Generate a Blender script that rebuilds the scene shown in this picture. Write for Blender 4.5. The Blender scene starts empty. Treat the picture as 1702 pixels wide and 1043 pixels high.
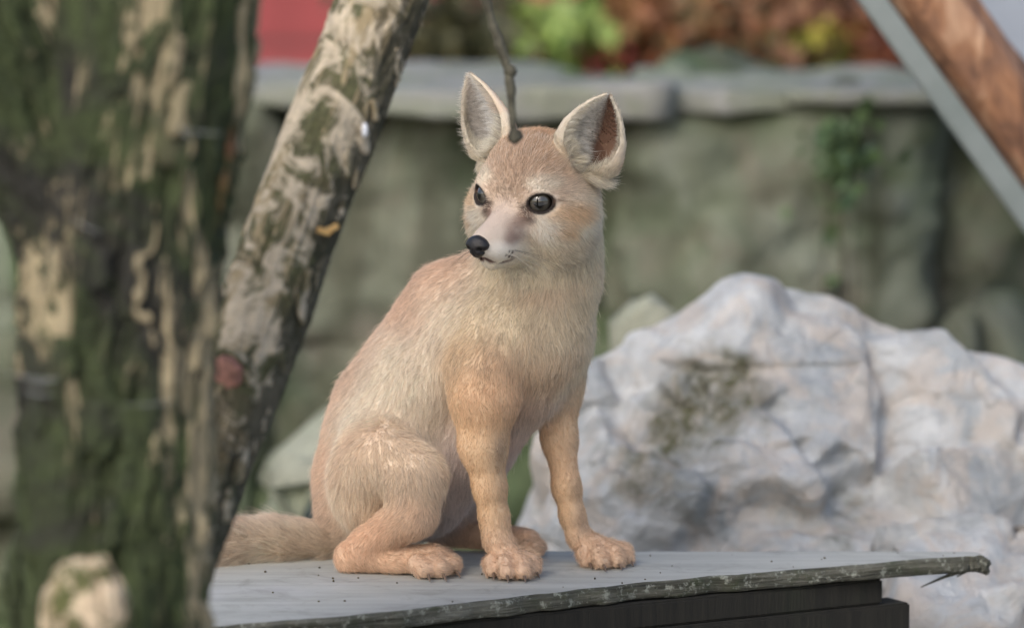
import bpy, bmesh, math, random
import numpy as np
from mathutils import Vector, Matrix

# ------------------------------------------------------------------ camera, sky, sun
SC = bpy.context.scene
COL = SC.collection
P = 0.5                                   # height of the shelf board above the ground
PITCH = math.radians(6.0)
DIST = 2.9
FOCAL = 150.0
RIGHT = np.array([1.0, 0, 0])
FWD = np.array([0, math.cos(PITCH), -math.sin(PITCH)])
UP = np.array([0, math.sin(PITCH), math.cos(PITCH)])
TARGET = np.array([0, 0, P + 0.178])
CAM = TARGET - DIST * FWD
KPX = (36.0 / FOCAL) / 1702.0
S = KPX * DIST                            # metres per photo pixel at the fox

cam_d = bpy.data.cameras.new('camera')
cam_d.lens = FOCAL; cam_d.sensor_width = 36.0; cam_d.clip_start = 0.05; cam_d.clip_end = 500
cam_d.dof.use_dof = True; cam_d.dof.focus_distance = DIST - 0.03; cam_d.dof.aperture_fstop = 4.2
cam = bpy.data.objects.new('camera', cam_d); COL.objects.link(cam)
cam.location = CAM; cam.rotation_euler = (math.radians(90) - PITCH, 0, 0)
SC.camera = cam

SUN_DIR = np.array([-0.48, -0.95, 0.82]); SUN_DIR /= np.linalg.norm(SUN_DIR)
W = bpy.data.worlds.new('World'); SC.world = W; W.use_nodes = True
wn = W.node_tree.nodes; wl = W.node_tree.links
sky = wn.new('ShaderNodeTexSky'); sky.sky_type = 'NISHITA'; sky.sun_disc = False
sky.sun_elevation = math.asin(SUN_DIR[2]); sky.sun_rotation = math.atan2(SUN_DIR[0], SUN_DIR[1])
sky.air_density = 1.0; sky.dust_density = 3.0; sky.ozone_density = 0.6
wl.new(sky.outputs[0], wn['Background'].inputs[0]); wn['Background'].inputs[1].default_value = 0.15
sun_d = bpy.data.lights.new('sun', 'SUN'); sun_d.energy = 1.1; sun_d.angle = math.radians(26); sun_d.color = (1.0, 0.98, 0.95)
sun = bpy.data.objects.new('sun', sun_d); COL.objects.link(sun)
sun.rotation_euler = Vector(SUN_DIR).to_track_quat('Z', 'Y').to_euler(); sun.location = (-2, -2, 4)
SC.view_settings.view_transform = 'Standard'; SC.view_settings.look = 'None'
SC.view_settings.exposure = 0.53; SC.view_settings.gamma = 1.0
SC.cycles.use_denoising = True
SC.cycles.max_bounces = 8; SC.cycles.transparent_max_bounces = 8
try: SC.cycles_curves.shape = 'RIBBONS'
except Exception: pass

# ------------------------------------------------------------------ helpers
def F(px, py, y):
    d = FWD + (px - 851) * KPX * RIGHT - (py - 521.5) * KPX * UP
    return CAM + d * ((y - CAM[1]) / d[1])
def pxs(y): return KPX * (y - CAM[1]) / math.cos(PITCH)      # metres per pixel near depth y
def G(px, py, z=P):
    d = FWD + (px - 851) * KPX * RIGHT - (py - 521.5) * KPX * UP
    return CAM + d * ((z - CAM[2]) / d[2])
def srgb(r, g, b):
    c = np.array([r, g, b]) / 255.0
    return np.where(c <= .04045, c / 12.92, ((c + .055) / 1.055) ** 2.4)
def nrm(v):
    v = np.asarray(v, float); return v / np.maximum(np.linalg.norm(v, axis=-1, keepdims=True), 1e-12)

def _h(ix, iy, iz, seed):
    n = (ix.astype(np.int64) * 374761393 + iy.astype(np.int64) * 668265263 + iz.astype(np.int64) * 2147483647 + seed * 974711) & 0xffffffff
    n = ((n ^ (n >> 13)) * 1274126177) & 0xffffffff
    n = ((n ^ (n >> 16)) * 2246822519) & 0xffffffff
    return ((n ^ (n >> 15)) & 0xffffff) / float(0xffffff)
def vnoise(p, seed=0):
    i = np.floor(p).astype(np.int64); f = p - i; f = f * f * f * (f * (f * 6 - 15) + 10)
    r = 0
    for dx in (0, 1):
        for dy in (0, 1):
            for dz in (0, 1):
                w = (f[:, 0] if dx else 1 - f[:, 0]) * (f[:, 1] if dy else 1 - f[:, 1]) * (f[:, 2] if dz else 1 - f[:, 2])
                r = r + w * _h(i[:, 0] + dx, i[:, 1] + dy, i[:, 2] + dz, seed)
    return r
def fbm(p, octv=4, seed=0, gain=.5):
    a, t, r = 1.0, 0.0, 0.0
    p = np.array(p, float)
    for o in range(octv):
        r = r + a * vnoise(p, seed + o * 17); t += a; a *= gain; p = p * 2.03 + 3.1
    return r / t
def ridged(p, octv=3, seed=0):
    a, t, r = 1.0, 0.0, 0.0
    p = np.array(p, float)
    for o in range(octv):
        r = r + a * (1 - np.abs(2 * vnoise(p, seed + o * 13) - 1)); t += a; a *= .5; p = p * 2.1 + 1.7
    return r / t

def tag(o, label=None, cat=None, group=None, kind=None):
    if label: o['label'] = label
    if cat: o['category'] = cat
    if group: o['group'] = group
    if kind: o['kind'] = kind
    return o
def empty(name, loc=(0, 0, 0)):
    o = bpy.data.objects.new(name, None); COL.objects.link(o); o.location = loc; o.empty_display_size = .02
    return o
def world_of(o):
    return o.matrix_basis.copy() if o.parent is None else world_of(o.parent) @ o.matrix_parent_inverse @ o.matrix_basis
def setparent(o, parent):
    if parent is not None:
        o.parent = parent; o.matrix_parent_inverse = world_of(parent).inverted()
def mesh(name, v, f, mat, parent=None, smooth=True, attrs=None, origin=None):
    me = bpy.data.meshes.new(name)
    v = np.asarray(v, float)
    if origin is not None: v = v - np.asarray(origin)
    if isinstance(f, np.ndarray):
        k = f.shape[1]; n = len(f)
        me.vertices.add(len(v)); me.vertices.foreach_set('co', v.astype(np.float32).ravel())
        me.loops.add(n * k); me.loops.foreach_set('vertex_index', f.astype(np.int32).ravel())
        me.polygons.add(n); me.polygons.foreach_set('loop_start', np.arange(0, n * k, k, dtype=np.int32))
        me.update(calc_edges=True); me.validate()
    else:
        me.from_pydata(v.tolist(), [], f)
    me.polygons.foreach_set('use_smooth', [smooth] * len(me.polygons))
    for an, av in (attrs or {}).items():
        av = np.asarray(av, np.float32)
        if av.ndim == 1:
            a = me.attributes.new(an, 'FLOAT', 'POINT'); a.data.foreach_set('value', av)
        else:
            a = me.attributes.new(an, 'FLOAT_COLOR', 'POINT')
            a.data.foreach_set('color', np.concatenate([av, np.ones((len(av), 1), np.float32)], 1).ravel())
    me.materials.append(mat)
    o = bpy.data.objects.new(name, me); COL.objects.link(o)
    if origin is not None: o.location = origin
    setparent(o, parent)
    return o

# materials ---------------------------------------------------------
class M:
    def __init__(s, name):
        s.m = bpy.data.materials.new(name); s.m.use_nodes = True
        s.t = s.m.node_tree; s.n = s.t.nodes; s.b = s.n['Principled BSDF']
        s.co = None
    def L(s, a, b): s.t.links.new(a, b)
    def coord(s, kind='Object'):
        n = s.n.new('ShaderNodeTexCoord'); return n.outputs[kind]
    def mapping(s, scale=(1, 1, 1), kind='Object', loc=(0, 0, 0)):
        m = s.n.new('ShaderNodeMapping'); m.inputs['Scale'].default_value = scale; m.inputs['Location'].default_value = loc
        s.L(s.coord(kind), m.inputs[0]); return m.outputs[0]
    def noise(s, scale, detail=5, rough=.6, dist=0, vec=None):
        n = s.n.new('ShaderNodeTexNoise'); n.inputs['Scale'].default_value = scale
        n.inputs['Detail'].default_value = detail; n.inputs['Roughness'].default_value = rough; n.inputs['Distortion'].default_value = dist
        s.L(vec if vec is not None else s.coord(), n.inputs['Vector']); return n.outputs['Fac']
    def voronoi(s, scale, vec=None, feature='F1'):
        n = s.n.new('ShaderNodeTexVoronoi'); n.inputs['Scale'].default_value = scale; n.feature = feature
        s.L(vec if vec is not None else s.coord(), n.inputs['Vector']); return n.outputs['Distance']
    def ramp(s, fac, stops, smooth=False):
        r = s.n.new('ShaderNodeValToRGB'); e = r.color_ramp.elements
        if smooth: r.color_ramp.interpolation = 'EASE'
        while len(e) < len(stops): e.new(.5)
        for q, (p, c) in zip(e, stops):
            q.position = p
            q.color = (c, c, c, 1) if np.isscalar(c) else (*[float(x) for x in c], 1)
        s.L(fac, r.inputs[0]); return r.outputs[0]
    def mix(s, fac, a, b, mode='MIX'):
        n = s.n.new('ShaderNodeMix'); n.data_type = 'RGBA'; n.blend_type = mode
        for sock, val in ((n.inputs[0], fac), (n.inputs[6], a), (n.inputs[7], b)):
            if hasattr(val, 'is_output') or isinstance(val, bpy.types.NodeSocket): s.L(val, sock)
            elif np.isscalar(val): sock.default_value = val
            else: sock.default_value = (*[float(x) for x in val], 1)
        return n.outputs[2]
    def math(s, op, a, b=None):
        n = s.n.new('ShaderNodeMath'); n.operation = op; n.use_clamp = False
        for i, val in enumerate((a, b)):
            if val is None: continue
            if isinstance(val, bpy.types.NodeSocket): s.L(val, n.inputs[i])
            else: n.inputs[i].default_value = val
        return n.outputs[0]
    def attr(s, name, out='Fac'):
        n = s.n.new('ShaderNodeAttribute'); n.attribute_name = name; return n.outputs[out]
    def bump(s, h, strength=.5, dist=.005, normal=None):
        n = s.n.new('ShaderNodeBump'); n.inputs['Strength'].default_value = strength; n.inputs['Distance'].default_value = dist
        s.L(h, n.inputs['Height'])
        if normal is not None: s.L(normal, n.inputs['Normal'])
        s.L(n.outputs[0], s.b.inputs['Normal']); return n.outputs[0]
    def color(s, c):
        if isinstance(c, bpy.types.NodeSocket): s.L(c, s.b.inputs['Base Color'])
        else: s.b.inputs['Base Color'].default_value = (*[float(x) for x in c], 1)
    def set(s, **k):
        for a, v in k.items():
            i = s.b.inputs[a.replace('_', ' ')]
            if isinstance(v, bpy.types.NodeSocket): s.L(v, i)
            else: i.default_value = v
        return s

# shape generators ---------------------------------------------------
def cube_sphere(n):
    t = np.tan(np.linspace(-1, 1, n + 1) * math.pi / 4)
    a, b = np.meshgrid(t, t, indexing='ij'); a = a.ravel(); b = b.ravel(); o = np.ones_like(a)
    idx = np.arange((n + 1) ** 2).reshape(n + 1, n + 1)
    q = np.stack([idx[:-1, :-1], idx[1:, :-1], idx[1:, 1:], idx[:-1, 1:]], -1).reshape(-1, 4)
    V, Q = [], []
    for k, (x, y, z, flip) in enumerate([(o, a, b, 0), (-o, a, b, 1), (a, o, b, 1), (a, -o, b, 0), (a, b, o, 0), (a, b, -o, 1)]):
        V.append(np.stack([x, y, z], 1)); Q.append((q[:, ::-1] if flip else q) + k * (n + 1) ** 2)
    V = np.concatenate(V); Q = np.concatenate(Q)
    key = np.round(V * 1e5).astype(np.int64)
    _, first, inv = np.unique(key, axis=0, return_index=True, return_inverse=True)
    return nrm(V[first]), inv.ravel()[Q]
_CS = {}
def csphere(n):
    if n not in _CS: _CS[n] = cube_sphere(n)
    return _CS[n]

def tube(path, radii, nt, nth, disp=None, caps=True):
    """path: control points, radii alike; returns verts, quads, and (t, theta) per vertex."""
    path = np.asarray(path, float); radii = np.asarray(radii, float)
    seg = np.linalg.norm(np.diff(path, axis=0), axis=1); c = np.concatenate([[0], np.cumsum(seg)])
    t = np.linspace(0, c[-1], nt)
    # Catmull-Rom style smoothing by dense linear interpolation followed by averaging
    X = np.stack([np.interp(t, c, path[:, k]) for k in range(3)], 1); Rr = np.interp(t, c, radii)
    w = max(1, nt // (len(path) * 3))
    if w > 1 and len(path) > 2:
        ker = np.ones(2 * w + 1) / (2 * w + 1)
        for _ in range(2):
            Xp = np.concatenate([2 * X[:1] - X[w:0:-1], X, 2 * X[-1:] - X[-2:-w - 2:-1]])
            X = np.stack([np.convolve(Xp[:, k], ker, 'valid') for k in range(3)], 1)
            Rp = np.concatenate([np.full(w, Rr[0]), Rr, np.full(w, Rr[-1])]); Rr = np.convolve(Rp, ker, 'valid')
    T = nrm(np.gradient(X, axis=0))
    ref = np.array([0, 1.0, 0]) if abs(T[:, 1]).max() < .9 else np.array([1.0, 0, 0])
    N = nrm(ref - T * (T @ ref)[:, None]); B = np.cross(T, N)
    th = np.linspace(0, 2 * math.pi, nth, endpoint=False)
    dirs = N[:, None, :] * np.cos(th)[None, :, None] + B[:, None, :] * np.sin(th)[None, :, None]
    V = X[:, None, :] + dirs * Rr[:, None, None]
    tt = np.repeat(t, nth); hh = np.tile(th, nt); V = V.reshape(-1, 3); dirs = dirs.reshape(-1, 3)
    if disp is not None: V = V + dirs * disp(tt, hh, V, np.repeat(Rr, nth))[:, None]
    i = np.arange(nt * nth).reshape(nt, nth); j = np.roll(i, -1, 1)
    Q = np.stack([i[:-1], j[:-1], j[1:], i[1:]], -1).reshape(-1, 4)
    if caps:
        n0 = len(V)
        V = np.concatenate([V, X[:1], X[-1:]])
        a = np.stack([np.full(nth, n0), j[0], i[0], i[0]], 1); b = np.stack([np.full(nth, n0 + 1), i[-1], j[-1], j[-1]], 1)
        tt = np.concatenate([tt, [0, t[-1]]]); hh = np.concatenate([hh, [0, 0]])
        faces = [tuple(x) for x in Q] + [tuple(x[:3]) for x in a] + [tuple(x[:3]) for x in b]
        return V, faces, tt, hh
    return V, Q, tt, hh

def facets(V, NN, idx, npts, tilt, off, seed, sharp=.1, aniso=(1, 1, 1), jamp=.03, jsc=12, lim=.03):
    rg = np.random.default_rng(seed); an = np.array(aniso, np.float32)
    pk = rg.choice(idx, npts, replace=False); cp = V[pk].copy(); tl = rg.normal(size=(npts, 3)) * tilt; tl -= NN[pk] * (tl * NN[pk]).sum(1, keepdims=True); of = rg.uniform(-off, off, npts)
    for c0 in range(0, len(idx), 15000):
        ii = idx[c0:c0 + 15000]; Vs = V[ii]
        jt = (np.stack([fbm(Vs * jsc + 4.1 * q, 3, seed + q) for q in range(3)], 1) - .5) * jamp
        Dq = np.sqrt(((((Vs + jt)[:, None, :] - cp[None]) * an) ** 2).sum(2)); dm = Dq.min(1, keepdims=True); sp = np.median(dm) * sharp
        ww = np.exp(-np.minimum((Dq - dm) / sp, 50)); ww /= ww.sum(1, keepdims=True)
        loc = of[None] + np.clip(Vs @ tl.T - (cp * tl).sum(1)[None], -lim, lim)
        V[ii] = Vs + NN[ii] * (ww * loc).sum(1)[:, None]
    return V
def rock(name, mat, center, planes=None, radii=None, seed=0, n=60, p=16, chips=40, rough=.012, rscale=9, parent=None, moss=None, cut=.08, extra=None, chipsel=None):
    rng = np.random.default_rng(seed); D, Q = csphere(n); c = np.asarray(center, float)
    inv = np.zeros(len(D))
    N, d = [], []
    if planes is not None:
        for nn, pt in planes:
            nn = nrm(nn); N.append(nn); d.append(max((np.asarray(pt) - c) @ nn, .01))
    if radii is not None:
        for k in range(16):
            nn = nrm(rng.normal(size=3)); N.append(nn)
            d.append(np.linalg.norm(nn * np.asarray(radii)) * rng.uniform(.8, 1.05))
        for ax in range(3):
            for sg in (-1, 1):
                nn = np.zeros(3); nn[ax] = sg; N.append(nrm(nn + rng.normal(size=3) * .12)); d.append(radii[ax])
    N = np.array(N); d = np.array(d)
    def rad(DD, N, d, p):
        q = np.maximum(DD @ N.T, 1e-4) / d[None]
        return (q ** p).sum(1) ** (-1 / p)
    r0 = rad(D, N, d, p)
    V0 = D * r0[:, None]
    q = np.maximum(D @ N.T, 1e-4) / d[None]; w = q ** 12; NN = nrm((w / d[None]) @ N)      # face normals
    if chips:
        pick = np.arange(len(D))
        if chipsel is not None: pick = pick[chipsel(V0 + c)]
        V0 = facets(V0, NN, pick, min(chips, len(pick)), .21, cut * .12 * np.median(r0), seed + 100, .04, jamp=.06, jsc=rscale * 1.2) - NN * cut * .12
    V = V0
    nz = fbm(V * rscale + seed * 7.3, 5, seed) - .5
    rd = ridged(V * rscale * 1.7 + seed, 3, seed + 5) - .6
    V = V + D * ((nz * 1.6 + rd * .7) * rough)[:, None]
    V = V + c
    if extra is not None: V = extra(V, D)
    at = {}
    if moss is not None: at['moss'] = moss(V)
    return mesh(name, V, Q, mat, parent, True, at, origin=None if parent else c)

def box(name, mat, c, half, parent=None, rot=None, bev=.003, jit=0.0, seed=0):
    bm = bmesh.new(); bmesh.ops.create_cube(bm, size=2.0)
    for v in bm.verts: v.co = Vector((v.co.x * half[0], v.co.y * half[1], v.co.z * half[2]))
    bmesh.ops.bevel(bm, geom=bm.edges[:], offset=bev, segments=2, affect='EDGES')
    if jit:
        bmesh.ops.subdivide_edges(bm, edges=bm.edges[:], cuts=3, use_grid_fill=True)
        rg = random.Random(seed)
        for v in bm.verts: v.co += Vector((rg.uniform(-1, 1), rg.uniform(-1, 1), rg.uniform(-1, 1))) * jit
    me = bpy.data.meshes.new(name); bm.to_mesh(me); bm.free(); me.materials.append(mat)
    o = bpy.data.objects.new(name, me); COL.objects.link(o); o.location = c
    if rot is not None: o.rotation_euler = rot
    setparent(o, parent)
    return o

# ------------------------------------------------------------------ setting: ground
m = M('soil'); n1 = m.noise(6, 8, .65); m.color(m.ramp(n1, [(.3, srgb(52, 44, 34)), (.55, srgb(78, 70, 50)), (.75, srgb(66, 78, 44))]))
m.set(Roughness=.95); m.bump(m.noise(40, 6, .7), .6, .02); SOIL = m.m
gn = 80; gx = np.linspace(-1, 1, gn); gx = np.sign(gx) * np.abs(gx) ** 2.2 * 60
gX, gY = np.meshgrid(gx, gx, indexing='ij'); gv = np.stack([gX.ravel(), gY.ravel() + 1, np.zeros(gn * gn)], 1)
gv[:, 2] = (fbm(gv * .8, 4, 3) - .5) * .05 * (np.abs(gv[:, 0]) < 8) - .02
gi = np.arange(gn * gn).reshape(gn, gn); gq = np.stack([gi[:-1, :-1], gi[1:, :-1], gi[1:, 1:], gi[:-1, 1:]], -1).reshape(-1, 4)
tag(mesh('ground', gv, gq, SOIL), kind='structure')

m = M('pale_bounce'); m.color(m.ramp(m.noise(4, 7, .65), [(.3, srgb(168, 164, 156)), (.7, srgb(200, 197, 190))])); m.set(Roughness=.9); m.bump(m.noise(60, 5), .3, .004)
o = box('added_bounce_slab', m.m, (0, -4.3, .03), (7.0, 3.4, .05), bev=.01); tag(o, kind='structure')  # unseen pale slab, added to bounce fill light up onto the fox

# ------------------------------------------------------------------ rock materials
def stone_mat(name, base, dark, tint, green, moss_amt=.5, sc=1.0, mossy_attr=False, bump=.5):
    m = M(name)
    n1 = m.noise(7 * sc, 8, .62, .6); n2 = m.noise(28 * sc, 7, .7); n3 = m.noise(3.2 * sc, 4, .5, .3)
    c = m.ramp(n1, [(.3, dark), (.5, base), (.72, np.minimum(np.array(base) * 1.18, .85))])
    c = m.mix(m.ramp(m.noise(11 * sc, 6, .6, 1.2), [(.46, 0), (.60, .75)]), c, tint)
    c = m.mix(m.ramp(n2, [(.52, 0), (.72, .55)]), c, np.array(dark) * .8)
    g = m.ramp(n3, [(.5 - .2 * (moss_amt - .5) - .07, 0), (.62 - .2 * (moss_amt - .5), 1)])
    g = m.math('MULTIPLY', g, min(1, moss_amt * 1.5))
    if mossy_attr:
        a = m.attr('moss'); a = m.math('MULTIPLY', a, m.ramp(m.noise(38 * sc, 6, .7), [(.3, .35), (.6, 1)]))
        g = m.math('MAXIMUM', m.math('MULTIPLY', g, .35), a)
    gc = m.mix(m.noise(30 * sc, 5), np.array(green) * .55, np.array(green) * 1.5)
    c = m.mix(g, c, gc)
    if name == 'wall_stone':
        sv = m.mapping((7, 7, 1.6)); c = m.mix(m.ramp(m.noise(1.6, 6, .6, .5, sv), [(.42, .75), (.5, 0)]), c, srgb(70, 72, 58)); c = m.mix(m.ramp(m.noise(1.9, 6, .6, .9, m.mapping((5, 5, 2.2), loc=(3, 1, 2))), [(.54, 0), (.68, .55)]), c, srgb(146, 152, 140))
    if mossy_attr:
        n_ = m.n.new('ShaderNodeTexNoise'); n_.inputs['Scale'].default_value = 9; n_.inputs['Detail'].default_value = 4; m.L(m.coord(), n_.inputs['Vector'])
        wv = m.mix(.14, m.coord(), n_.outputs['Color']); ck = m.voronoi(15, wv, 'DISTANCE_TO_EDGE')
        cm = m.math('MULTIPLY', m.ramp(ck, [(.0, 1), (.022, 0)]), m.ramp(m.noise(6, 4), [(.52, 0), (.64, .5)]))
        c = m.mix(cm, c, srgb(92, 92, 88)); c = m.mix(m.ramp(m.noise(70, 6, .75, .6), [(.35, .35), (.5, 0), (.62, 0), (.75, .4)]), c, m.mix(m.noise(24, 3), srgb(150, 150, 152), srgb(206, 196, 186)))
    m.color(c); m.set(Roughness=.88)
    h = m.math('ADD', m.math('MULTIPLY', m.noise(22 * sc, 9, .7, .8), 1.0), m.math('MULTIPLY', m.noise(90 * sc, 6, .7), .35))
    m.bump(h, bump, .012)
    return m.m
LIME = stone_mat('limestone', srgb(194, 197, 199), srgb(144, 152, 159), srgb(200, 190, 181), srgb(84, 84, 58), .22, 1.6, True, .95)
WALLST = stone_mat('wall_stone', srgb(108, 112, 98), srgb(72, 78, 64), srgb(114, 108, 98), srgb(64, 82, 48), .55, 1.0)
CAPST = stone_mat('cap_stone', srgb(138, 138, 136), srgb(98, 100, 96), srgb(124, 128, 110), srgb(100, 116, 84), .3, 1.0)
MIDST = stone_mat('mossy_stone', srgb(138, 140, 126), srgb(82, 86, 72), srgb(158, 162, 146), srgb(70, 84, 54), .6, 1.3)

# ------------------------------------------------------------------ stone wall behind
def slab(name, mat, x0, x1, y0, y1, z0, z1, parent, seed, amp=.012, n=26):
    D, Q = csphere(n)
    c = np.array([(x0 + x1) / 2, (y0 + y1) / 2, (z0 + z1) / 2]); h = np.array([x1 - x0, y1 - y0, z1 - z0]) / 2
    q = np.abs(D) ; r = ((q ** 9).sum(1)) ** (-1 / 9)
    V = D * r[:, None] * h + c
    nz = fbm(V * 7 + seed * 3.7, 4, seed) - .5
    V = V + D * (nz * amp * 2.4)[:, None]
    return mesh(name, V, Q, mat, parent)
wall = empty('stone_wall', (0, 1.3, 0))
tag(wall, 'mossy grey dry stone wall with pale flat cap stones behind the boulder', 'wall')
rng = np.random.default_rng(4)
zc = F(851, 172, 1.2)[2]                    # underside level of the cap
xs = [-1.1, -.72, -.40, -.13, .14, .27, .45, .80, 1.2]
tops = [132, 134, 128, 128, 134, 146, 150, 150]
bots = [172, 170, 182, 196, 190, 160, 158, 160]
for k in range(8):
    zt = F(851, tops[k], 1.28)[2]; zb = F(851, bots[k], 1.17)[2]
    slab('cap_stone', CAPST, xs[k] - .012, xs[k + 1] + .012, 1.14 + rng.uniform(-.03, .03), 1.5, zb, zt, wall, 20 + k, .02, 40)
zrow = [0.0, .19, .36, .53, zc - .01]
for r in range(4):
    x = -1.25 + rng.uniform(0, .1)
    while x < 1.2:
        w = rng.uniform(.16, .34)
        slab('stone', WALLST, x, x + w + .012, 1.20 + rng.uniform(-.05, .04), 1.46, zrow[r] - .015, zrow[r + 1] + rng.uniform(.0, .02), wall, int(rng.integers(1, 9999)), .06, 36)
        x += w

# rocks between wall and shelf
def standing_rock(name, label, px, py, hw, y, seed, mat, depth=.14, group=None):
    top = F(px, py, y); k = pxs(y)
    hz = top[2] / 2 + .02
    o = rock(name, mat, (top[0], y, hz - .04), radii=(hw * k, depth, hz + .02), seed=seed, n=48, chips=30, rough=.03, rscale=6)
    return tag(o, label, 'rock', group)
standing_rock('background_rock', 'grey green mossy rock between the leaning branch and the fox', 565, 560, 150, .85, 11, MIDST)
standing_rock('background_rock', 'small pale rock low behind the tail of the fox', 470, 690, 95, .62, 15, MIDST, .1)
standing_rock('background_rock', 'pale ridged rock just behind the peak of the huge boulder', 1310, 440, 110, .80, 16, MIDST, .1)
standing_rock('background_rock', 'low pale green rock between the fox and the huge boulder', 1160, 590, 120, .78, 17, MIDST, .1)
standing_rock('background_rock', 'dark mossy rock at the right end of the stone wall', 1640, 400, 190, 1.02, 21, WALLST, .12)

# ------------------------------------------------------------------ big limestone boulder
def bl_moss(V):
    g = lambda px, py, y, r: np.exp(-((V - F(px, py, y))[:, [0, 2]] ** 2).sum(1) / (2 * r * r)) * (V[:, 1] < .5)
    v = 1.5 * g(1190, 635, .33, .018) + .7 * g(1130, 700, .28, .016) + .9 * g(1225, 610, .32, .018) + .5 * g(1380, 860, .25, .03) + .5 * g(1090, 730, .28, .04)
    return np.clip(v * 1.1 - .2 + (fbm(V * 45, 4, 19) - .5) * 1.9 * np.clip(v * 3, 0, 1), 0, 1)
bc = F(1400, 900, .56)
bplanes = [((.20, -.70, .68), F(1350, 600, .37)), ((-.34, -.92, .20), F(1180, 740, .29)), ((-.36, -.55, .75), F(1130, 552, .40)),
           ((-.42, .14, .90), F(1100, 528, .45)), ((-.62, .14, .78), F(1010, 562, .45)), ((.22, .14, .96), F(1330, 468, .52)), ((.12, .14, .98), F(1490, 506, .56)), ((.42, .14, .90), F(1600, 545, .58)), ((.75, .1, .66), F(1665, 590, .6)),
           ((-.1, .14, 1), F(1250, 457, .50)), ((-.90, .10, .36), F(850, 800, .40)), ((0, 1, .2), (0, .90, .5)),
           ((1, 0, .1), F(2050, 800, .6)), ((0, 0, -1), (0, 0, -.05)), ((.12, -.98, .1), F(1560, 950, .27)), ((.55, -.8, .3), F(1950, 800, .42))]
def bl_extra(V, D):
    def dent(V, px, py, y, r, depth):
        c0 = F(px, py, y); w = np.exp(-((V - c0) ** 2).sum(1) / (2 * r * r))
        return V + np.array([.1, .9, -.2]) * (w * depth)[:, None]
    V = dent(V, 1205, 625, .34, .014, .022); V = dent(V, 1165, 660, .33, .016, .026); V = dent(V, 1125, 700, .31, .014, .010)
    n_ = nrm(D * .2 + np.array([-.1, -.9, .4])); n_ = np.broadcast_to(n_, V.shape)
    left = np.flatnonzero((V[:, 0] < F(1460, 800, .3)[0]) & (V[:, 2] < F(1200, 560, .4)[2]) & (V[:, 1] < .46))
    V = facets(V, n_, left, 80, .30, .006, 41, .04, (.8, .5, 1.5), .02, 26, .008)
    front = np.flatnonzero((V[:, 1] < .62) & (V[:, 2] > .3))
    V = facets(V, n_, front, 120, .06, .0010, 43, .05, (1, .6, 1.2), .02, 30, .003)
    rg_ = ridged(V[front] * 26, 3, 72); V[front] += n_[front] * ((fbm(V[front] * 80, 4, 71) - .5) * .005 - np.maximum(rg_ - .86, 0) * .03)[:, None]
    return V
boulder = rock('boulder', LIME, bc, planes=bplanes, seed=5, n=200, p=70, chips=26, rough=.006, rscale=9, moss=bl_moss, cut=.05, extra=bl_extra,
               chipsel=lambda W_: (W_[:, 1] < .55))
boulder.location.z -= .020
tag(boulder, 'huge pale grey limestone boulder with a mossy hollow beside the fox', 'boulder')
o = rock('boulder', LIME, F(1800, 900, .85), radii=(pxs(.85) * 140, .16, F(1790, 560, .85)[2] - F(1800, 900, .85)[2]), seed=31, n=70, p=16, chips=40, rough=.012, moss=lambda V: np.zeros(len(V)))
tag(o, 'second pale boulder peeking out behind the far flank of the huge boulder', 'boulder')
pc = F(1600, 1060, .215)
o = rock('rock', LIME, (pc[0], .225, .23), planes=[((-.95, -.3, .1), F(1485, 1000, .2)), ((.85, -.4, .3), F(1668, 1000, .2)), ((.05, -.45, .89), F(1580, 962, .2)), ((.3, -.95, .1), F(1600, 1030, .165)), ((0, 1, 0), (0, .30, 0)), ((0, 0, -1), (0, 0, -.02)), ((-.3, -.9, .05), F(1530, 1030, .17))],
         seed=9, n=70, p=30, chips=40, rough=.008, rscale=14, moss=lambda V: np.zeros(len(V)), cut=.05)
tag(o, 'bright white rock standing under the pointed end of the wooden shelf', 'rock')

# ------------------------------------------------------------------ far background: red boards, post, shrubs
def paint_mat(name, c, rough=.7, var=.25):
    m = M(name); n1 = m.noise(5, 6, .6)
    c = np.array(c); m.color(m.ramp(n1, [(.3, c * (1 - var)), (.7, np.minimum(c * (1 + var), .9))])); m.set(Roughness=rough)
    m.bump(m.noise(60, 4), .2, .004); return m.m
RED = paint_mat('red_paint', srgb(148, 62, 64), .6); CRIM = paint_mat('crimson_paint', srgb(140, 26, 40), .5)
rw = empty('red_board_wall', (0, 3.3, 0)); tag(rw, 'red painted wall of wide horizontal boards far behind the stone wall', 'wall')
for k in range(7):
    box('board', RED, (0, 3.3 + (k % 2) * .003, .09 + k * .181), (2.2, .014, .088), rw, bev=.004)
for x in (-1.9, 0.9, 2.0): box('post', RED, (x, 3.365, .65), (.04, .04, .66), rw)
gp = F(1175, 0, 2.9)
ps = empty('red_post', (gp[0], 2.9, 0)); tag(ps, 'slim crimson post with a thin slanting brace beyond the wall', 'post')
box('shaft', CRIM, (gp[0], 2.9, .55), (.011, .011, .57), ps)
a = F(1185, 46, 2.9); b = F(1270, -14, 2.9); v, f, _, _ = tube([a, b], [.0045, .0045], 4, 8); mesh('brace', v, f, CRIM, ps)
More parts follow.
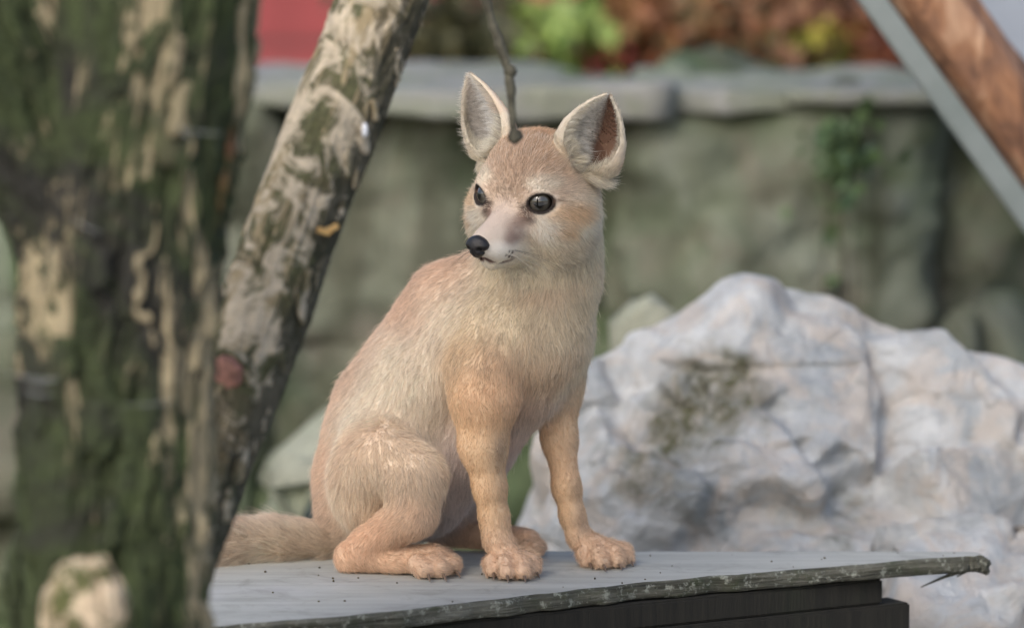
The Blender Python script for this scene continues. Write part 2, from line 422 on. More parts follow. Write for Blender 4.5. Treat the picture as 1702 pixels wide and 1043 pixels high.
# red triangular box edge near (1040..1130, 130)
bs = empty('red_crate', tuple(G(1090, 200, 0.0)[:2]) + (0,)); bs.location = (F(1085, 90, 2.6)[0], 2.6, 0)
tag(bs, 'red roofed box standing between the shrubs beyond the wall', 'box')
cz = F(1085, 112, 2.6); tz = F(1110, 68, 2.6)
hw = .085; x0 = cz[0]; V = []; 
for yy in (2.52, 2.72):
    V += [(x0 - hw, yy, cz[2]), (x0 + hw, yy, cz[2]), (x0 + .02, yy, tz[2])]
mesh('roof', V, [(0, 1, 2), (5, 4, 3), (0, 3, 4, 1), (1, 4, 5, 2), (2, 5, 3, 0)], CRIM, bs, False)
box('body', paint_mat('grey_boards', srgb(96, 84, 74)), (x0, 2.62, cz[2] / 2 - .002), (hw * .85, .085, cz[2] / 2 - .004), bs)

def leaf_mat(name, c1, c2):
    m = M(name); m.color(m.mix(m.ramp(m.noise(14, 3), [(.38, 0), (.62, 1)]), np.array(c1) * .8, np.minimum(np.array(c2) * 1.25, .8))); m.set(Roughness=.55); m.b.inputs['Subsurface Weight'].default_value = 0
    return m.m
STEM = paint_mat('bark_brown', srgb(62, 50, 40), .9)
def shrub(label, px, py, rpx, y, c1, c2, n, seed, leaf=.022, group='shrubs beyond the stone wall', sr=1.0):
    rg = np.random.default_rng(seed); c = F(px, py, y); k = pxs(y); r = rpx * k
    t = empty('shrub', (c[0], y, 0)); tag(t, label, 'shrub', group)
    V, Q = [], []
    for i in range(n):
        d = rg.normal(size=3) * .55
        p = c + d * np.array([r * 1.1, .14, r * 1.0]); p[2] = max(p[2], .02)
        if rg.random() < .35: p[2] = rg.uniform(.05, max(c[2], .1))
        ax = nrm(rg.normal(size=3)); bx = nrm(np.cross(ax, rg.normal(size=3))); L = leaf * rg.uniform(.5, 1.9); w = L * .42
        nn = np.cross(ax, bx) * w * .25
        b0 = len(V)
        V += [p, p + ax * L * .45 + bx * w + nn, p + ax * L, p + ax * L * .45 - bx * w + nn, p + ax * L * .5]
        Q += [(b0, b0 + 1, b0 + 4), (b0 + 1, b0 + 2, b0 + 4), (b0 + 2, b0 + 3, b0 + 4), (b0 + 3, b0, b0 + 4)]
    mesh('foliage', V, Q, leaf_mat('leaf_' + str(seed), c1, c2), t)
    for i in range(5):
        e = c + nrm(rg.normal(size=3)) * r * .7; b = np.array([c[0] + rg.uniform(-.03, .03), y + rg.uniform(-.03, .03), -.03])
        v, f, _, _ = tube([b, (b + e) / 2 + rg.normal(size=3) * .02, e], np.array([.007, .005, .002]) * sr, 10, 6); mesh('stem', v, f, STEM, t)
shrub('dark olive shrub seen past the leaning branch', 770, 60, 120, 2.3, srgb(58, 62, 40), srgb(84, 82, 56), 1300, 1)
shrub('fresh green shrub above the hanging twig and the ears', 955, 50, 55, 2.2, srgb(84, 116, 50), srgb(126, 144, 70), 380, 2)
shrub('tan brown withered shrub left of the crimson post', 1085, 20, 85, 2.2, srgb(150, 92, 60), srgb(120, 104, 66), 700, 3)
shrub('grey olive shrub right of the crimson post', 1240, 95, 95, 2.15, srgb(84, 86, 64), srgb(106, 112, 82), 900, 4)
shrub('rust brown shrub high behind the yellow green shrub', 1310, 5, 110, 2.05, srgb(128, 90, 58), srgb(110, 72, 50), 600, 5)
shrub('yellow green leafy shrub near the end of the wall', 1365, 85, 50, 2.1, srgb(120, 130, 50), srgb(160, 150, 60), 350, 6)
shrub('orange red leafy shrub next to the leaning grey rail', 1465, 80, 75, 2.05, srgb(132, 84, 58), srgb(118, 66, 50), 600, 7)
shrub('dark red leafy shrub above the orange one', 1420, 15, 60, 2.5, srgb(110, 34, 34), srgb(70, 48, 36), 600, 8)
shrub('small leafed green creeper growing on the face of the stone wall', 1395, 250, 46, 1.10, srgb(64, 84, 50), srgb(76, 96, 60), 240, 9, .013, None, .2)

# ------------------------------------------------------------------ leaning log, rail and panel top right
m = M('peeled_wood'); vec = m.mapping((30, 30, 3.5)); n1 = m.noise(1.6, 8, .6, .8, vec)
m.color(m.mix(m.ramp(m.noise(9, 4), [(.45, 0), (.65, .7)]), m.ramp(n1, [(.34, srgb(98, 70, 56)), (.50, srgb(160, 116, 86)), (.68, srgb(212, 176, 146))]), srgb(128, 100, 86)))
m.set(Roughness=.7); m.bump(n1, .6, .006); PEEL = m.m
m = M('grey_rail_paint'); n1 = m.noise(8, 6, .6); m.color(m.ramp(n1, [(.3, srgb(112, 122, 120)), (.6, srgb(136, 144, 144)), (.8, srgb(108, 124, 102))])); m.set(Roughness=.65); m.bump(m.noise(60, 4), .2, .003); GREY = m.m
def aligned(name, mat, a, b, hx, hy, parent=None, bev=.002):
    a = Vector(a); b = Vector(b); L = (b - a).length
    o = box(name, mat, (0, 0, 0), (hx, hy, L / 2), parent, bev=bev)
    z = (b - a).normalized(); yv = Vector((0, 1, 0)); x = yv.cross(z).normalized(); yv = z.cross(x)
    Mx = Matrix((x, yv, z)).transposed().to_4x4(); Mx.translation = (a + b) / 2
    o.matrix_basis = Mx
    return o
yl = .55
def ext(px0, py0, px1, py1, y0, y1, up):
    a = F(px0, py0, y0); b = F(px1, py1, y1); d = (b - a) / (b - a)[2]
    lo = a + d * (0.0 - a[2]); hi = a + d * (up - a[2])
    return lo, hi
lo, hi = ext(1550, 0, 1795, 340, yl, yl + .06, 1.35)
v, f, _, _ = tube([lo, (lo + hi) / 2, hi], [.036, .031, .028], 160, 48, lambda t, h, V, R: (fbm(np.stack([np.cos(h) * 2, np.sin(h) * 2, t * 6], 1), 4, 6) - .5) * .012 + (fbm(np.stack([np.cos(h) * 9, np.sin(h) * 9, t * 8], 1), 3, 7) - .5) * .006)
lg = mesh('leaning_log', v, f, PEEL, origin=lo); tag(lg, 'peeled reddish brown log leaning above the huge boulder', 'log')
rl, rh = ext(1450, 0, 1705, 354, yl - .035, yl + .025, 1.3)
r_ = aligned('grey_rail', GREY, rl, rh, .0095, .012); tag(r_, 'thin weathered grey rail leaning alongside the peeled log', 'rail')
pl_, ph_ = ext(1725, 0, 1985, 340, yl + .25, yl + .3, 1.45)
r_ = aligned('metal_sheet', paint_mat('blue_grey_paint', srgb(158, 166, 178), .6, .1), pl_, ph_, .055, .01); tag(r_, 'flat blue grey metal sheet leaning behind the peeled log', 'sheet')

# ------------------------------------------------------------------ wooden shelf
m = M('weathered_board'); vec = m.mapping((1, 1, 1)); 
rot = m.n.new('ShaderNodeMapping'); rot.inputs['Rotation'].default_value = (0, 0, math.radians(-12)); rot.inputs['Scale'].default_value = (5, 60, 40)
m.L(m.coord(), rot.inputs[0])
g1 = m.noise(1.0, 8, .65, .5, rot.outputs[0]); g2 = m.noise(9, 6, .6); g3 = m.noise(160, 4, .6)
c = m.ramp(g1, [(.3, srgb(146, 147, 142)), (.55, srgb(164, 165, 160)), (.75, srgb(176, 177, 172))])
c = m.mix(m.ramp(g2, [(.45, 0), (.75, .45)]), c, srgb(140, 142, 136)); c = m.mix(m.ramp(g3, [(.62, 0), (.75, .5)]), c, srgb(120, 118, 112))
c = m.mix(m.ramp(m.noise(22, 7, .7, 1.0), [(.52, 0), (.7, .55)]), c, srgb(112, 112, 104)); c = m.mix(m.ramp(m.noise(6, 5, .6), [(.55, 0), (.7, .35)]), c, srgb(188, 188, 192))
m.color(c); m.set(Roughness=.72); m.bump(m.math('ADD', g1, m.math('MULTIPLY', g3, .4)), .35, .002); BOARD = m.m
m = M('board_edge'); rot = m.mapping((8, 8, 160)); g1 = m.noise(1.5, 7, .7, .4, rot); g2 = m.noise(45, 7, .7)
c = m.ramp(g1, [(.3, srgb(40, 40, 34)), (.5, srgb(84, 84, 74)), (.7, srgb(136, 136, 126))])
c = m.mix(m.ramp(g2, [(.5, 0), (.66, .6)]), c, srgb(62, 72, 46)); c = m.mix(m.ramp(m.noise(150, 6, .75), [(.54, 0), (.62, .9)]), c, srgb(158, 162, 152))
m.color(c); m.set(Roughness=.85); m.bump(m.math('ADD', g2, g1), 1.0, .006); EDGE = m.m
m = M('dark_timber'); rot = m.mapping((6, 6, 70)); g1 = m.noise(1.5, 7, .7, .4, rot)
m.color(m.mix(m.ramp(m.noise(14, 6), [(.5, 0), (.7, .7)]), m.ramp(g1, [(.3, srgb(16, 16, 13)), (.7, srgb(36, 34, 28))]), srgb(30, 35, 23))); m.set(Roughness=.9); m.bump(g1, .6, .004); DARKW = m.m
plat = empty('wooden_shelf', tuple(G(900, 940)[:2]) + (0,)); tag(plat, 'weathered grey wooden shelf board on dark timbers under the fox', 'shelf')
fe = np.array([G(px, py) for px, py in [(120, 1060), (373, 1039), (579, 1023), (875, 989), (1060, 967), (1330, 945), (1610, 923), (1640, 921)]])
be = np.array([G(px, py) for px, py in [(120, 914), (373, 914), (579, 914), (875, 915), (1060, 916), (1330, 916), (1590, 916.5), (1636, 917.5)]])
nu, nv = 260, 40; tu = np.linspace(0, 1, nu); TB = .0115
cum = np.linspace(0, 1, 8)
fe_ = np.stack([np.interp(tu, cum, fe[:, k]) for k in range(3)], 1); be_ = np.stack([np.interp(tu, cum, be[:, k]) for k in range(3)], 1)
fe_[:, 1] += (fbm(np.stack([tu * 30, tu * 0, tu * 0], 1), 4, 3) - .5) * .008
vv = np.linspace(0, 1, nv)[None, :, None]
top = fe_[:, None, :] * (1 - vv) + be_[:, None, :] * vv
hn = (fbm(top.reshape(-1, 3) * np.array([8, 40, 1]), 3, 5).reshape(nu, nv) - .5) * .0012
endr = np.clip((tu - .955) / .045, 0, 1) ** 2
top[..., 2] += hn - endr[:, None] * .003
i = np.arange(nu * nv).reshape(nu, nv)
qt = np.stack([i[:-1, :-1], i[1:, :-1], i[1:, 1:], i[:-1, 1:]], -1).reshape(-1, 4)
# bevelled rim: ring of outline
ring = np.concatenate([i[:, 0], i[-1, 1:], i[-2::-1, -1], i[0, -2:0:-1]]); nr = len(ring)
tv = top.reshape(-1, 3); rp = tv[ring]
cen = rp.mean(0); tang = nrm(np.roll(rp, -1, 0) - np.roll(rp, 1, 0)); outw = np.stack([tang[:, 1], -tang[:, 0], np.zeros(nr)], 1)
lev = [(.0012, -.0008), (.0022, -.003), (.0016, -.006), (.0026, -.009), (.0008, -TB)]
rings = []
sp = np.stack([np.arange(nr) / 6.0, np.zeros(nr), np.zeros(nr)], 1)
for q, (ow, dz) in enumerate(lev):
    rr = rp + outw * (ow + (fbm(sp + np.array([0, q * 1.3, 0]), 3, 8) - .5)[:, None] * .004)
    rr[:, 2] += dz + (fbm(sp * .6 + np.array([5, q * .9, 0]), 3, 9) - .5) * .0022; rings.append(rr)
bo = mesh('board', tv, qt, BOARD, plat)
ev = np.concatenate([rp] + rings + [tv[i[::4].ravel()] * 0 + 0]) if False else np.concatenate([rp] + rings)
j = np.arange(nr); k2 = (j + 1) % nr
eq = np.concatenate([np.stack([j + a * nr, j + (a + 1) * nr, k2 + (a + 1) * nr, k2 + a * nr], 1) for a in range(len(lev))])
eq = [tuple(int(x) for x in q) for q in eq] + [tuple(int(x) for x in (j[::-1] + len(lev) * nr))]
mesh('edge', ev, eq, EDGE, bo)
fd = nrm(fe[5] - fe[1]); fdn = np.array([-fd[1], fd[0], 0])
def under(name, mat, px_end, inset, zt, zb, th, start=-.30):
    e = G(px_end, np.interp(px_end, [373, 1610], [1039, 923])); e2 = e + fdn * inset
    st = e2 - fd * (e2[0] - (-.30)) / fd[0]
    a = st + fdn * th / 2; b = e2 + fdn * th / 2; zc = P - (zt + zb) / 2
    a[2] = b[2] = zc
    o = aligned(name, mat, a, b, (zb - zt) / 2, th / 2, plat, .0015)
    # aligned puts local x horizontal-ish: rebuild orientation so that x is vertical
    z = Vector(b - a).normalized(); x = Vector((0, 0, 1)); y = z.cross(x)
    Mx = Matrix((x, y, z)).transposed().to_4x4(); Mx.translation = Vector((a + b) / 2); o.matrix_basis = Mx
    return e2, st
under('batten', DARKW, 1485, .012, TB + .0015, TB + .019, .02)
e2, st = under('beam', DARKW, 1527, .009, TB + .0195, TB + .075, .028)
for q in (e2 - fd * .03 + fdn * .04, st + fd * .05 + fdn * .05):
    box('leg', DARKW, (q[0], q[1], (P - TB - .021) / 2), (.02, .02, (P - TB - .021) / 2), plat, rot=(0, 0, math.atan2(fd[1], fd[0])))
# splinters hanging off the pointed end
for a, b in (((1612, 945), (1530, 975)), ((1630, 940), (1590, 958))):
    p0 = G(1618, 924) + np.array([0, .002, -TB]); q0 = F(a[0], a[1], p0[1]); q1 = F(b[0], b[1], p0[1])
    v, f, _, _ = tube([q0, (q0 + q1) / 2 + np.array([0, 0, .0012]), q1], [.0016, .0012, .0004], 8, 6); mesh('splinter', v, f, EDGE, bo)
# crumbs of dirt
rg = np.random.default_rng(8); V = []; Q = []
D8, Q8 = csphere(2)
for k in range(34):
    px = rg.uniform(340, 1600); lo_ = np.interp(px, [373, 1610], [1037, 925]); py = rg.uniform(918, lo_ - 2)
    r = rg.uniform(.0003, .0009) * (1.4 if rg.random() < .2 else 1)
    c = G(px, py) + np.array([0, 0, r * .6]); b0 = len(V) * len(D8)
    V.append(D8 * r * rg.uniform(.6, 1.4, 3) + c); Q.append(Q8 + b0)
tag(mesh('dirt_crumbs', np.concatenate(V), np.concatenate(Q), SOIL, smooth=True), 'small dark crumbs of dirt scattered on the shelf board', 'dirt', kind='stuff')

# ------------------------------------------------------------------ mossy tree
def bark_mat(name, moss, streak, dark, lichen=None, lich_amt=0, sc=1.0, moss_shade=False):
    m = M(name); vec = m.mapping((1, 1, .3))
    rd = m.attr('ridge')
    n1 = m.noise(26 * sc, 7, .65, .8, vec); n2 = m.noise(7 * sc, 6, .6, .6); n3 = m.noise(60 * sc, 6, .7)
    c = m.ramp(n1, [(.3, dark), (.6, np.array(dark) * 2.1)])
    mo = m.ramp(n2, [(.38, 0), (.48, 1)]); c = m.mix(mo, c, m.ramp(n3, [(.3, np.array(moss) * .45), (.7, np.array(moss) * 1.5)]))
    s = m.math('MULTIPLY', m.ramp(rd, [(.68, 0), (.74, 1)]), m.ramp(m.noise(10 * sc, 7, .7, .9, vec), [(.50, 0), (.54, 1)]))
    c = m.mix(s, c, m.mix(n3, np.array(streak) * .6, np.array(streak) * 1.3))
    if lichen is not None:
        l = m.ramp(m.noise(20 * sc, 8, .68, .8), [(.52 - lich_amt * .2, 0), (.6 - lich_amt * .2, 1)])
        c = m.mix(l, c, m.ramp(m.noise(55 * sc, 6), [(.3, np.array(lichen) * .65), (.6, lichen), (.8, np.minimum(np.array(lichen) * 1.25, .8))]))
    if moss_shade:
        dm = m.ramp(m.math('ADD', m.attr('moss_shade'), m.math('MULTIPLY', m.math('SUBTRACT', m.noise(30, 6, .65, .8), .5), 1.6)), [(.45, 0), (.6, .85)]); c = m.mix(dm, c, m.mix(n3, srgb(34, 36, 24), srgb(66, 64, 46)))  # dark moss tone, also carries painted shade on one side of the branch
    m.color(c); m.set(Roughness=.85)
    m.bump(m.math('ADD', m.noise(70 * sc, 8, .7), n1), .8, .005)
    return m.m
TRUNK = bark_mat('mossy_bark', srgb(52, 62, 33), srgb(158, 146, 118), srgb(27, 27, 23), sc=1.1)
def bark_disp(amp, seed, vert=7.0, cells=5.0):
    def fn(t, h, V, R):
        r = np.median(R)
        q = np.stack([np.cos(h) * r * 60 * cells / 5, np.sin(h) * r * 60 * cells / 5, t * vert], 1)
        q[:, :2] += (fbm(np.stack([np.cos(h) * 3, np.sin(h) * 3, t * 10], 1), 3, seed + 3)[:, None] - .5) * 3.6
        q[:, 2] += (fbm(q * .6, 3, seed + 21) - .5) * 3.0
        rd = ridged(q, 2, seed); big = fbm(np.stack([np.cos(h) * 1.3, np.sin(h) * 1.3, t * 5], 1), 3, seed + 1) - .5
        fine = fbm(q * 2.6, 5, seed + 2, .65) - .5
        fn.ridge = rd * .75 + fbm(q * .9, 3, seed + 9) * .35
        return amp * ((1 - rd) * -1.6 + big * 2.4 + fine * 1.9 + .5)
    return fn
yt = -.55; kt = pxs(yt)
tree = empty('mossy_tree', tuple(F(180, 1043, yt)[:2]) + (0,)); tag(tree, 'forked old tree trunk covered in dark green moss and flaking bark', 'tree')
pb = F(180, 1043, yt); base = np.array([pb[0] - .01, yt + .0, -.03])
d1 = bark_disp(.0075, 40, 8, 4.2)
def ridge_of(d, V):
    r = d.ridge; return np.concatenate([r, np.full(len(V) - len(r), .3)])
path = [base, F(172, 1043, yt), F(182, 750, yt), F(190, 500, yt), F(212, 280, yt), F(238, 60, yt), F(246, -90, yt), F(250, -180, yt)]
v, f, _, _ = tube(path, np.array([195, 158, 153, 154, 166, 176, 172, 160]) * kt, 620, 230, d1); trunk_o = mesh('trunk', v, f, TRUNK, tree, attrs={'ridge': ridge_of(d1, v)})
d2 = bark_disp(.007, 55, 8, 4.2)
v, f, _, _ = tube([F(150, 440, yt), F(95, 270, yt - .01), F(10, 60, yt - .02), F(-40, -60, yt - .025), F(-75, -150, yt - .03)], np.array([100, 112, 105, 95, 80]) * kt, 300, 170, d2)
mesh('limb', v, f, TRUNK, tree, attrs={'ridge': ridge_of(d2, v) * .9})
STUBM = bark_mat('pale_stub_bark', srgb(92, 96, 56), srgb(196, 178, 146), srgb(66, 54, 42), srgb(226, 206, 178), .15, 2.2)
d3 = bark_disp(.0055, 66, 14, 6)
v, f, _, _ = tube([F(165, 1180, yt - .05), F(152, 1060, yt - .095), F(148, 985, yt - .10), F(146, 950, yt - .098), F(143, 938, yt - .094)], np.array([74, 70, 63, 50, 24]) * kt, 130, 110, d3)
mesh('branch_stub', v, f, STUBM, tree, attrs={'ridge': ridge_of(d3, v)})
# loose bark flakes on the trunk
def flakes(host_path, host_r, n, seed, parent, mat, ylim, size, amp, side=None):
    rg = np.random.default_rng(seed); V = []; Q = []; rdg = []
    hp = np.asarray(host_path)
    for k in range(n):
        z = rg.uniform(*ylim); ax = np.array([np.interp(z, hp[:, 2], hp[:, q]) for q in range(3)]); r = np.interp(z, hp[:, 2], host_r)
        th = rg.uniform(-math.pi, 0) if side is None else rg.uniform(*side)
        o = np.array([math.cos(th), math.sin(th), 0]); tn = np.array([-o[1], o[0], 0]); L = size * rg.uniform(.5, 1.5); w = L * rg.uniform(.3, .6)
        up = nrm(np.array([0, 0, 1]) + tn * rg.uniform(-.3, .3)); p = ax + o * (r + amp * rg.uniform(-.2, .6))
        lift = rg.uniform(.1, .5)
        g = []
        for a in np.linspace(-1, 1, 6):
            for b in np.linspace(-1, 1, 4):
                ww = w * (1 - .35 * abs(a) ** 2) * (1 + .25 * math.sin(a * 5 + k))
                g.append(p + up * a * L + tn * b * ww + o * ((a + 1) ** 2 * .12 * L * lift - b * b * .15 * w + rg.uniform(-1, 1) * L * .05))
        g = np.array(g); g2 = g - o * L * .12
        b0 = len(V); V += list(g) + list(g2)
        for a in range(5):
            for b in range(3):
                i0 = b0 + a * 4 + b; Q.append((i0, i0 + 1, i0 + 5, i0 + 4)); i1 = i0 + 24; Q.append((i1, i1 + 4, i1 + 5, i1 + 1))
        per = [0, 1, 2, 3, 7, 11, 15, 19, 23, 22, 21, 20, 16, 12, 8, 4]
        for a, b in zip(per, per[1:] + per[:1]): Q.append((b0 + b, b0 + a, b0 + a + 24, b0 + b + 24))
        rdg += [rg.uniform(.35, .8)] * 48
    o = mesh('bark_flakes', V, Q, mat, parent, True, {'ridge': np.array(rdg)}); o['kind'] = 'stuff'
path_np = np.array(path); rad_np = np.array([195, 158, 153, 154, 166, 176, 172, 160]) * kt
zlo = F(180, 1043, yt)[2]; zhi = F(180, 0, yt)[2]
flakes(path_np, rad_np, 130, 3, trunk_o, TRUNK, (zlo, zhi), .010, .004)
FLK = bark_mat('brown_flake', srgb(70, 70, 36), srgb(150, 112, 76), srgb(92, 64, 44), sc=1.4)
flakes(path_np, rad_np, 60, 5, trunk_o, FLK, (F(180, 760, yt)[2], F(180, 110, yt)[2]), .0085, .007, (-.35, .12))

# ------------------------------------------------------------------ leaning branch
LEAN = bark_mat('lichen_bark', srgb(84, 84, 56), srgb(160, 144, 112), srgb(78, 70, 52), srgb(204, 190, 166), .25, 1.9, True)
ax_pts = [(700, -160, -.235), (650, -30, -.245), (618, 50, -.255), (522, 300, -.29), (440, 520, -.325), (345, 760, -.365), (255, 1000, -.405), (215, 1110, -.425)]
lp = [F(*q) for q in ax_pts]; lr = [pxs(q[2]) * w for q, w in zip(ax_pts, (70, 72, 73, 74, 75, 75, 76, 77))]
dirn = (lp[-1] - lp[-2]) / (lp[-1] - lp[-2])[2]; lp.append(lp[-1] + dirn * (-.02 - lp[-1][2])); lr.append(lr[-1] * 1.05)
dirn = (lp[0] - lp[1]) / (lp[0] - lp[1])[2]; lp.insert(0, lp[0] + dirn * .02); lr.insert(0, lr[0] * .9)
lp = lp[::-1]; lr = lr[::-1]
d4 = bark_disp(.0020, 91, 10, 7)
v, f, _, hh_ = tube(lp, lr, 900, 150, d4)
lean = empty('leaning_branch', tuple(lp[0][:2]) + (0,)); tag(lean, 'thick leaning branch with patchy grey lichen bark and a pink knot', 'branch')
stem_o = mesh('stem', v, f, LEAN, lean, attrs={'ridge': ridge_of(d4, v), 'moss_shade': np.clip(-np.sin(hh_) * 1.0 - .05, 0, 1)})  # right side darkened: moss together with shade put into the colour
m = M('knot_wood'); n1 = m.noise(120, 5, .6, 1.0); m.color(m.ramp(n1, [(.3, srgb(96, 66, 54)), (.6, srgb(158, 112, 98))])); m.set(Roughness=.7); m.bump(n1, .5, .002); KNOT = m.m
def surf_on(px, py, off=0.0):
    # point on the visible side of the leaning branch
    yy = np.interp(py, [-160, 50, 520, 1000], [-.235, -.255, -.325, -.405]); k = pxs(yy)
    cx = np.interp(py, [50, 300, 520, 760, 1000], [618, 522, 440, 345, 255]); dx = (px - cx) * .93; r = 75.
    dep = math.sqrt(max(r * r - dx * dx, 0)) * k
    return F(px, py, yy - dep - off), nrm(np.array([dx / r, -max(dep, 1e-4) / (r * k), 0]))
kp, kn = surf_on(378, 622)
D3, Q3 = csphere(14); kv = D3 * np.array([1, 1, 1.15]) * .0098; nz = fbm(D3 * 3, 3, 6) - .5; kv = kv * (1 + nz[:, None] * .35)
kv = kv - np.outer(np.maximum(kv @ kn - .0055, 0) * .8, kn)
mesh('knot', kv + kp, Q3, KNOT, stem_o)
cv = D3 * .0155; dn = cv @ kn; cv = cv * (1 + (fbm(D3 * 4, 3, 2) - .5)[:, None] * .4)
keep = cv + kp - kn * .006
mesh('knot_collar', keep - np.outer(np.maximum(cv @ kn - .006, 0), kn), Q3, LEAN, stem_o, attrs={'ridge': np.full(len(D3), .4)})
# thick bark plates
lp_np = np.array(lp)
flakes(lp_np, np.array(lr) * .98, 110, 12, stem_o, LEAN, (F(300, 1000, -.4)[2], F(618, 0, -.25)[2]), .0075, .0015)
CHIP = paint_mat('fresh_wood', srgb(206, 170, 110), .7)
for px, py, a in ((538, 384, .3), (552, 380, -.5)):
    q, nn = surf_on(px, py, .0006); o = box('wood_chip', CHIP, q, (.0042, .0012, .0016), stem_o, (0.1, a, .4), .0004, .0005, int(px))

D9, Q9 = csphere(8); q, nn = surf_on(606, 212, -.001); DROP = M('white_gloss'); DROP.color(srgb(225, 228, 235)); DROP.set(Roughness=.15)  # small white glossy drop on the branch
mesh('white_drop', D9 * np.array([.0018, .0015, .0044]) * (1 - .35 * D9[:, 2:3]) + q, Q9, DROP.m, stem_o)
# cobweb threads on the mossy trunk
WEB = M('cobweb_silk'); WEB.color(srgb(215, 220, 222)); WEB.set(Roughness=.35)
cw = empty('cobweb', F(60, 630, yt - .075)); tag(cw, 'few pale cobweb threads stretched across the mossy trunk', 'cobweb')
for (x0, y0), (x1, y1), r in (((0, 618), (100, 630), .0002), ((36, 648), (92, 656), .00022), ((50, 634), (96, 628), .0003), ((296, 212), (372, 222), .0002), ((300, 213), (318, 230), .0003), ((205, 672), (300, 664), .00014), ((120, 362), (170, 388), .0002)):
    a = F(x0, y0, yt - .072); b = F(x1, y1, yt - .069); v, f, _, _ = tube([a, (a + b) / 2 + np.array([0, 0, -.0012]), b], [r * .2, r * .7, r * .2], 12, 6); mesh('thread', v, f, WEB.m, cw)
# hanging twig in front of the ear
m = M('twig_bark'); n1 = m.noise(90, 5); m.color(m.ramp(n1, [(.3, srgb(44, 42, 34)), (.7, srgb(98, 96, 82))])); m.set(Roughness=.85); TWIG = m.m
ty = -.23; k = pxs(ty)
tw = [F(780, -220, ty), F(800, -20, ty), F(822, 50, ty), F(838, 92, ty), F(846, 120, ty), F(850, 165, ty), F(852, 205, ty), F(858, 232, ty)]
v, f, _, _ = tube(tw, np.array([9, 8, 8.5, 7, 9, 6.5, 6, 4.5]) * k, 120, 14, lambda t, h, V, R: (fbm(V * 90, 3, 4) - .5) * .0035)
tg = empty('hanging_twig', tw[-1]); tag(tg, 'thin dark twig hanging down in front of the pointed ear', 'twig')
twig_o = mesh('stem', v, f, TWIG, tg)
D3b, Q3b = csphere(10)
for px, py, r in ((848, 118, 11), (856, 226, 12)):
    q = F(px, py, ty); mesh('bud', D3b * r * k * (1 + (fbm(D3b * 3, 2, int(px)) - .5)[:, None] * .6) + q, Q3b, TWIG, twig_o)
for a, b, c in ():
    v, f, _, _ = tube([F(*a, ty), F(*b, ty), F(*c, ty)], np.array([4, 3.5, 3]) * k, 20, 8); mesh('side_shoot', v, f, TWIG, tg)

# ================================================================== fox
rngf = np.random.default_rng(77)
HC = F(885, 330, 0.0)
def hframe(yaw, pitch, roll):
    y, p, r = map(math.radians, (yaw, pitch, roll))
    f = np.array([-math.sin(y) * math.cos(p), -math.cos(y) * math.cos(p), -math.sin(p)])
    l = np.array([math.cos(y), -math.sin(y), 0]); u = np.cross(f, l)
    if u[2] < 0: u = -u
    return f, l * math.cos(r) - u * math.sin(r), u * math.cos(r) + l * math.sin(r)
HF, HL, HU = hframe(35, 8, 4)
HM = np.stack([HF, HL, HU])                                    # rows: forward, left, up of the head
def H(a, b, c): return HC + S * (a * HF + b * HL + c * HU)
def onb(px, y, r):                                              # centre of a ball of r px resting on the board
    rr = r * S; p = F(px, 900, y); return np.array([p[0], y, P + rr])

COLS = dict(back=srgb(208, 168, 138), flank=srgb(224, 204, 180), thigh=srgb(222, 192, 160), fore=srgb(214, 164, 114), foot=srgb(204, 154, 116), paw=srgb(206, 164, 130),
            chest=srgb(214, 192, 158), neck=srgb(216, 198, 164), belly=srgb(208, 186, 178), tail=srgb(226, 200, 172), head=srgb(204, 172, 144), cheek=srgb(232, 220, 198), muzz=srgb(184, 162, 142))
for k_ in COLS: COLS[k_] = COLS[k_] ** .55
fc = lambda *c_: srgb(*c_) ** .55
PR = []
def cone(p1, r1, p2, r2, k, col, ln, flow, lift=.35):
    PR.append(dict(t='c', p1=np.asarray(p1), r1=r1 * S, p2=np.asarray(p2), r2=r2 * S, k=k * S, col=COLS[col], ln=ln, flow=nrm(np.asarray(flow, float)), lift=lift))
def ell(c, rad, k, col, ln, flow, R=None, lift=.35):
    PR.append(dict(t='e', c=np.asarray(c), rad=np.asarray(rad, float) * S, R=np.eye(3) if R is None else R, k=k * S, col=COLS[col], ln=ln, flow=nrm(np.asarray(flow, float)), lift=lift))
def chain(pts, k, col, ln, lift=.35, flow=None):
    for a, b in zip(pts, pts[1:]):
        p1 = F(*a[:3]) if len(a) == 4 else np.asarray(a[0]); p2 = F(*b[:3]) if len(b) == 4 else np.asarray(b[0])
        cone(p1, a[-1], p2, b[-1], k, col, ln, (p2 - p1) if flow is None else flow, lift)
BODYFLOW = (-.45, .12, -.8)
# trunk of the body
chain([(902, 395, .025, 74), (900, 470, .028, 84)], 40, 'neck', .011, .4, (.02, -.1, -1))
chain([(900, 470, .028, 84), (880, 560, .022, 90)], 40, 'chest', .013, .4, (-.05, -.1, -1))
chain([(880, 560, .026, 86), (865, 625, .038, 70)], 40, 'chest', .013, .4, (-.1, -.05, -1))
chain([(840, 500, .045, 84), (800, 545, .055, 98), (725, 625, .062, 104)], 40, 'flank', .012, .3, BODYFLOW)
chain([(725, 625, .062, 104), (665, 720, .070, 98), (640, 820, .070, 86)], 40, 'flank', .013, .3, (-.25, .05, -1))
chain([(790, 480, .05, 54), (741, 501, .06, 55), (712, 548, .07, 55), (664, 612, .08, 55), (620, 666, .085, 55), (601, 728, .085, 55), (585, 793, .08, 55), (582, 842, .075, 55)], 36, 'back', .010, .35, BODYFLOW)
chain([(862, 625, .035, 74), (770, 730, .06, 78), (700, 810, .07, 80)], 30, 'belly', .012, .4, (-.2, .05, -1))
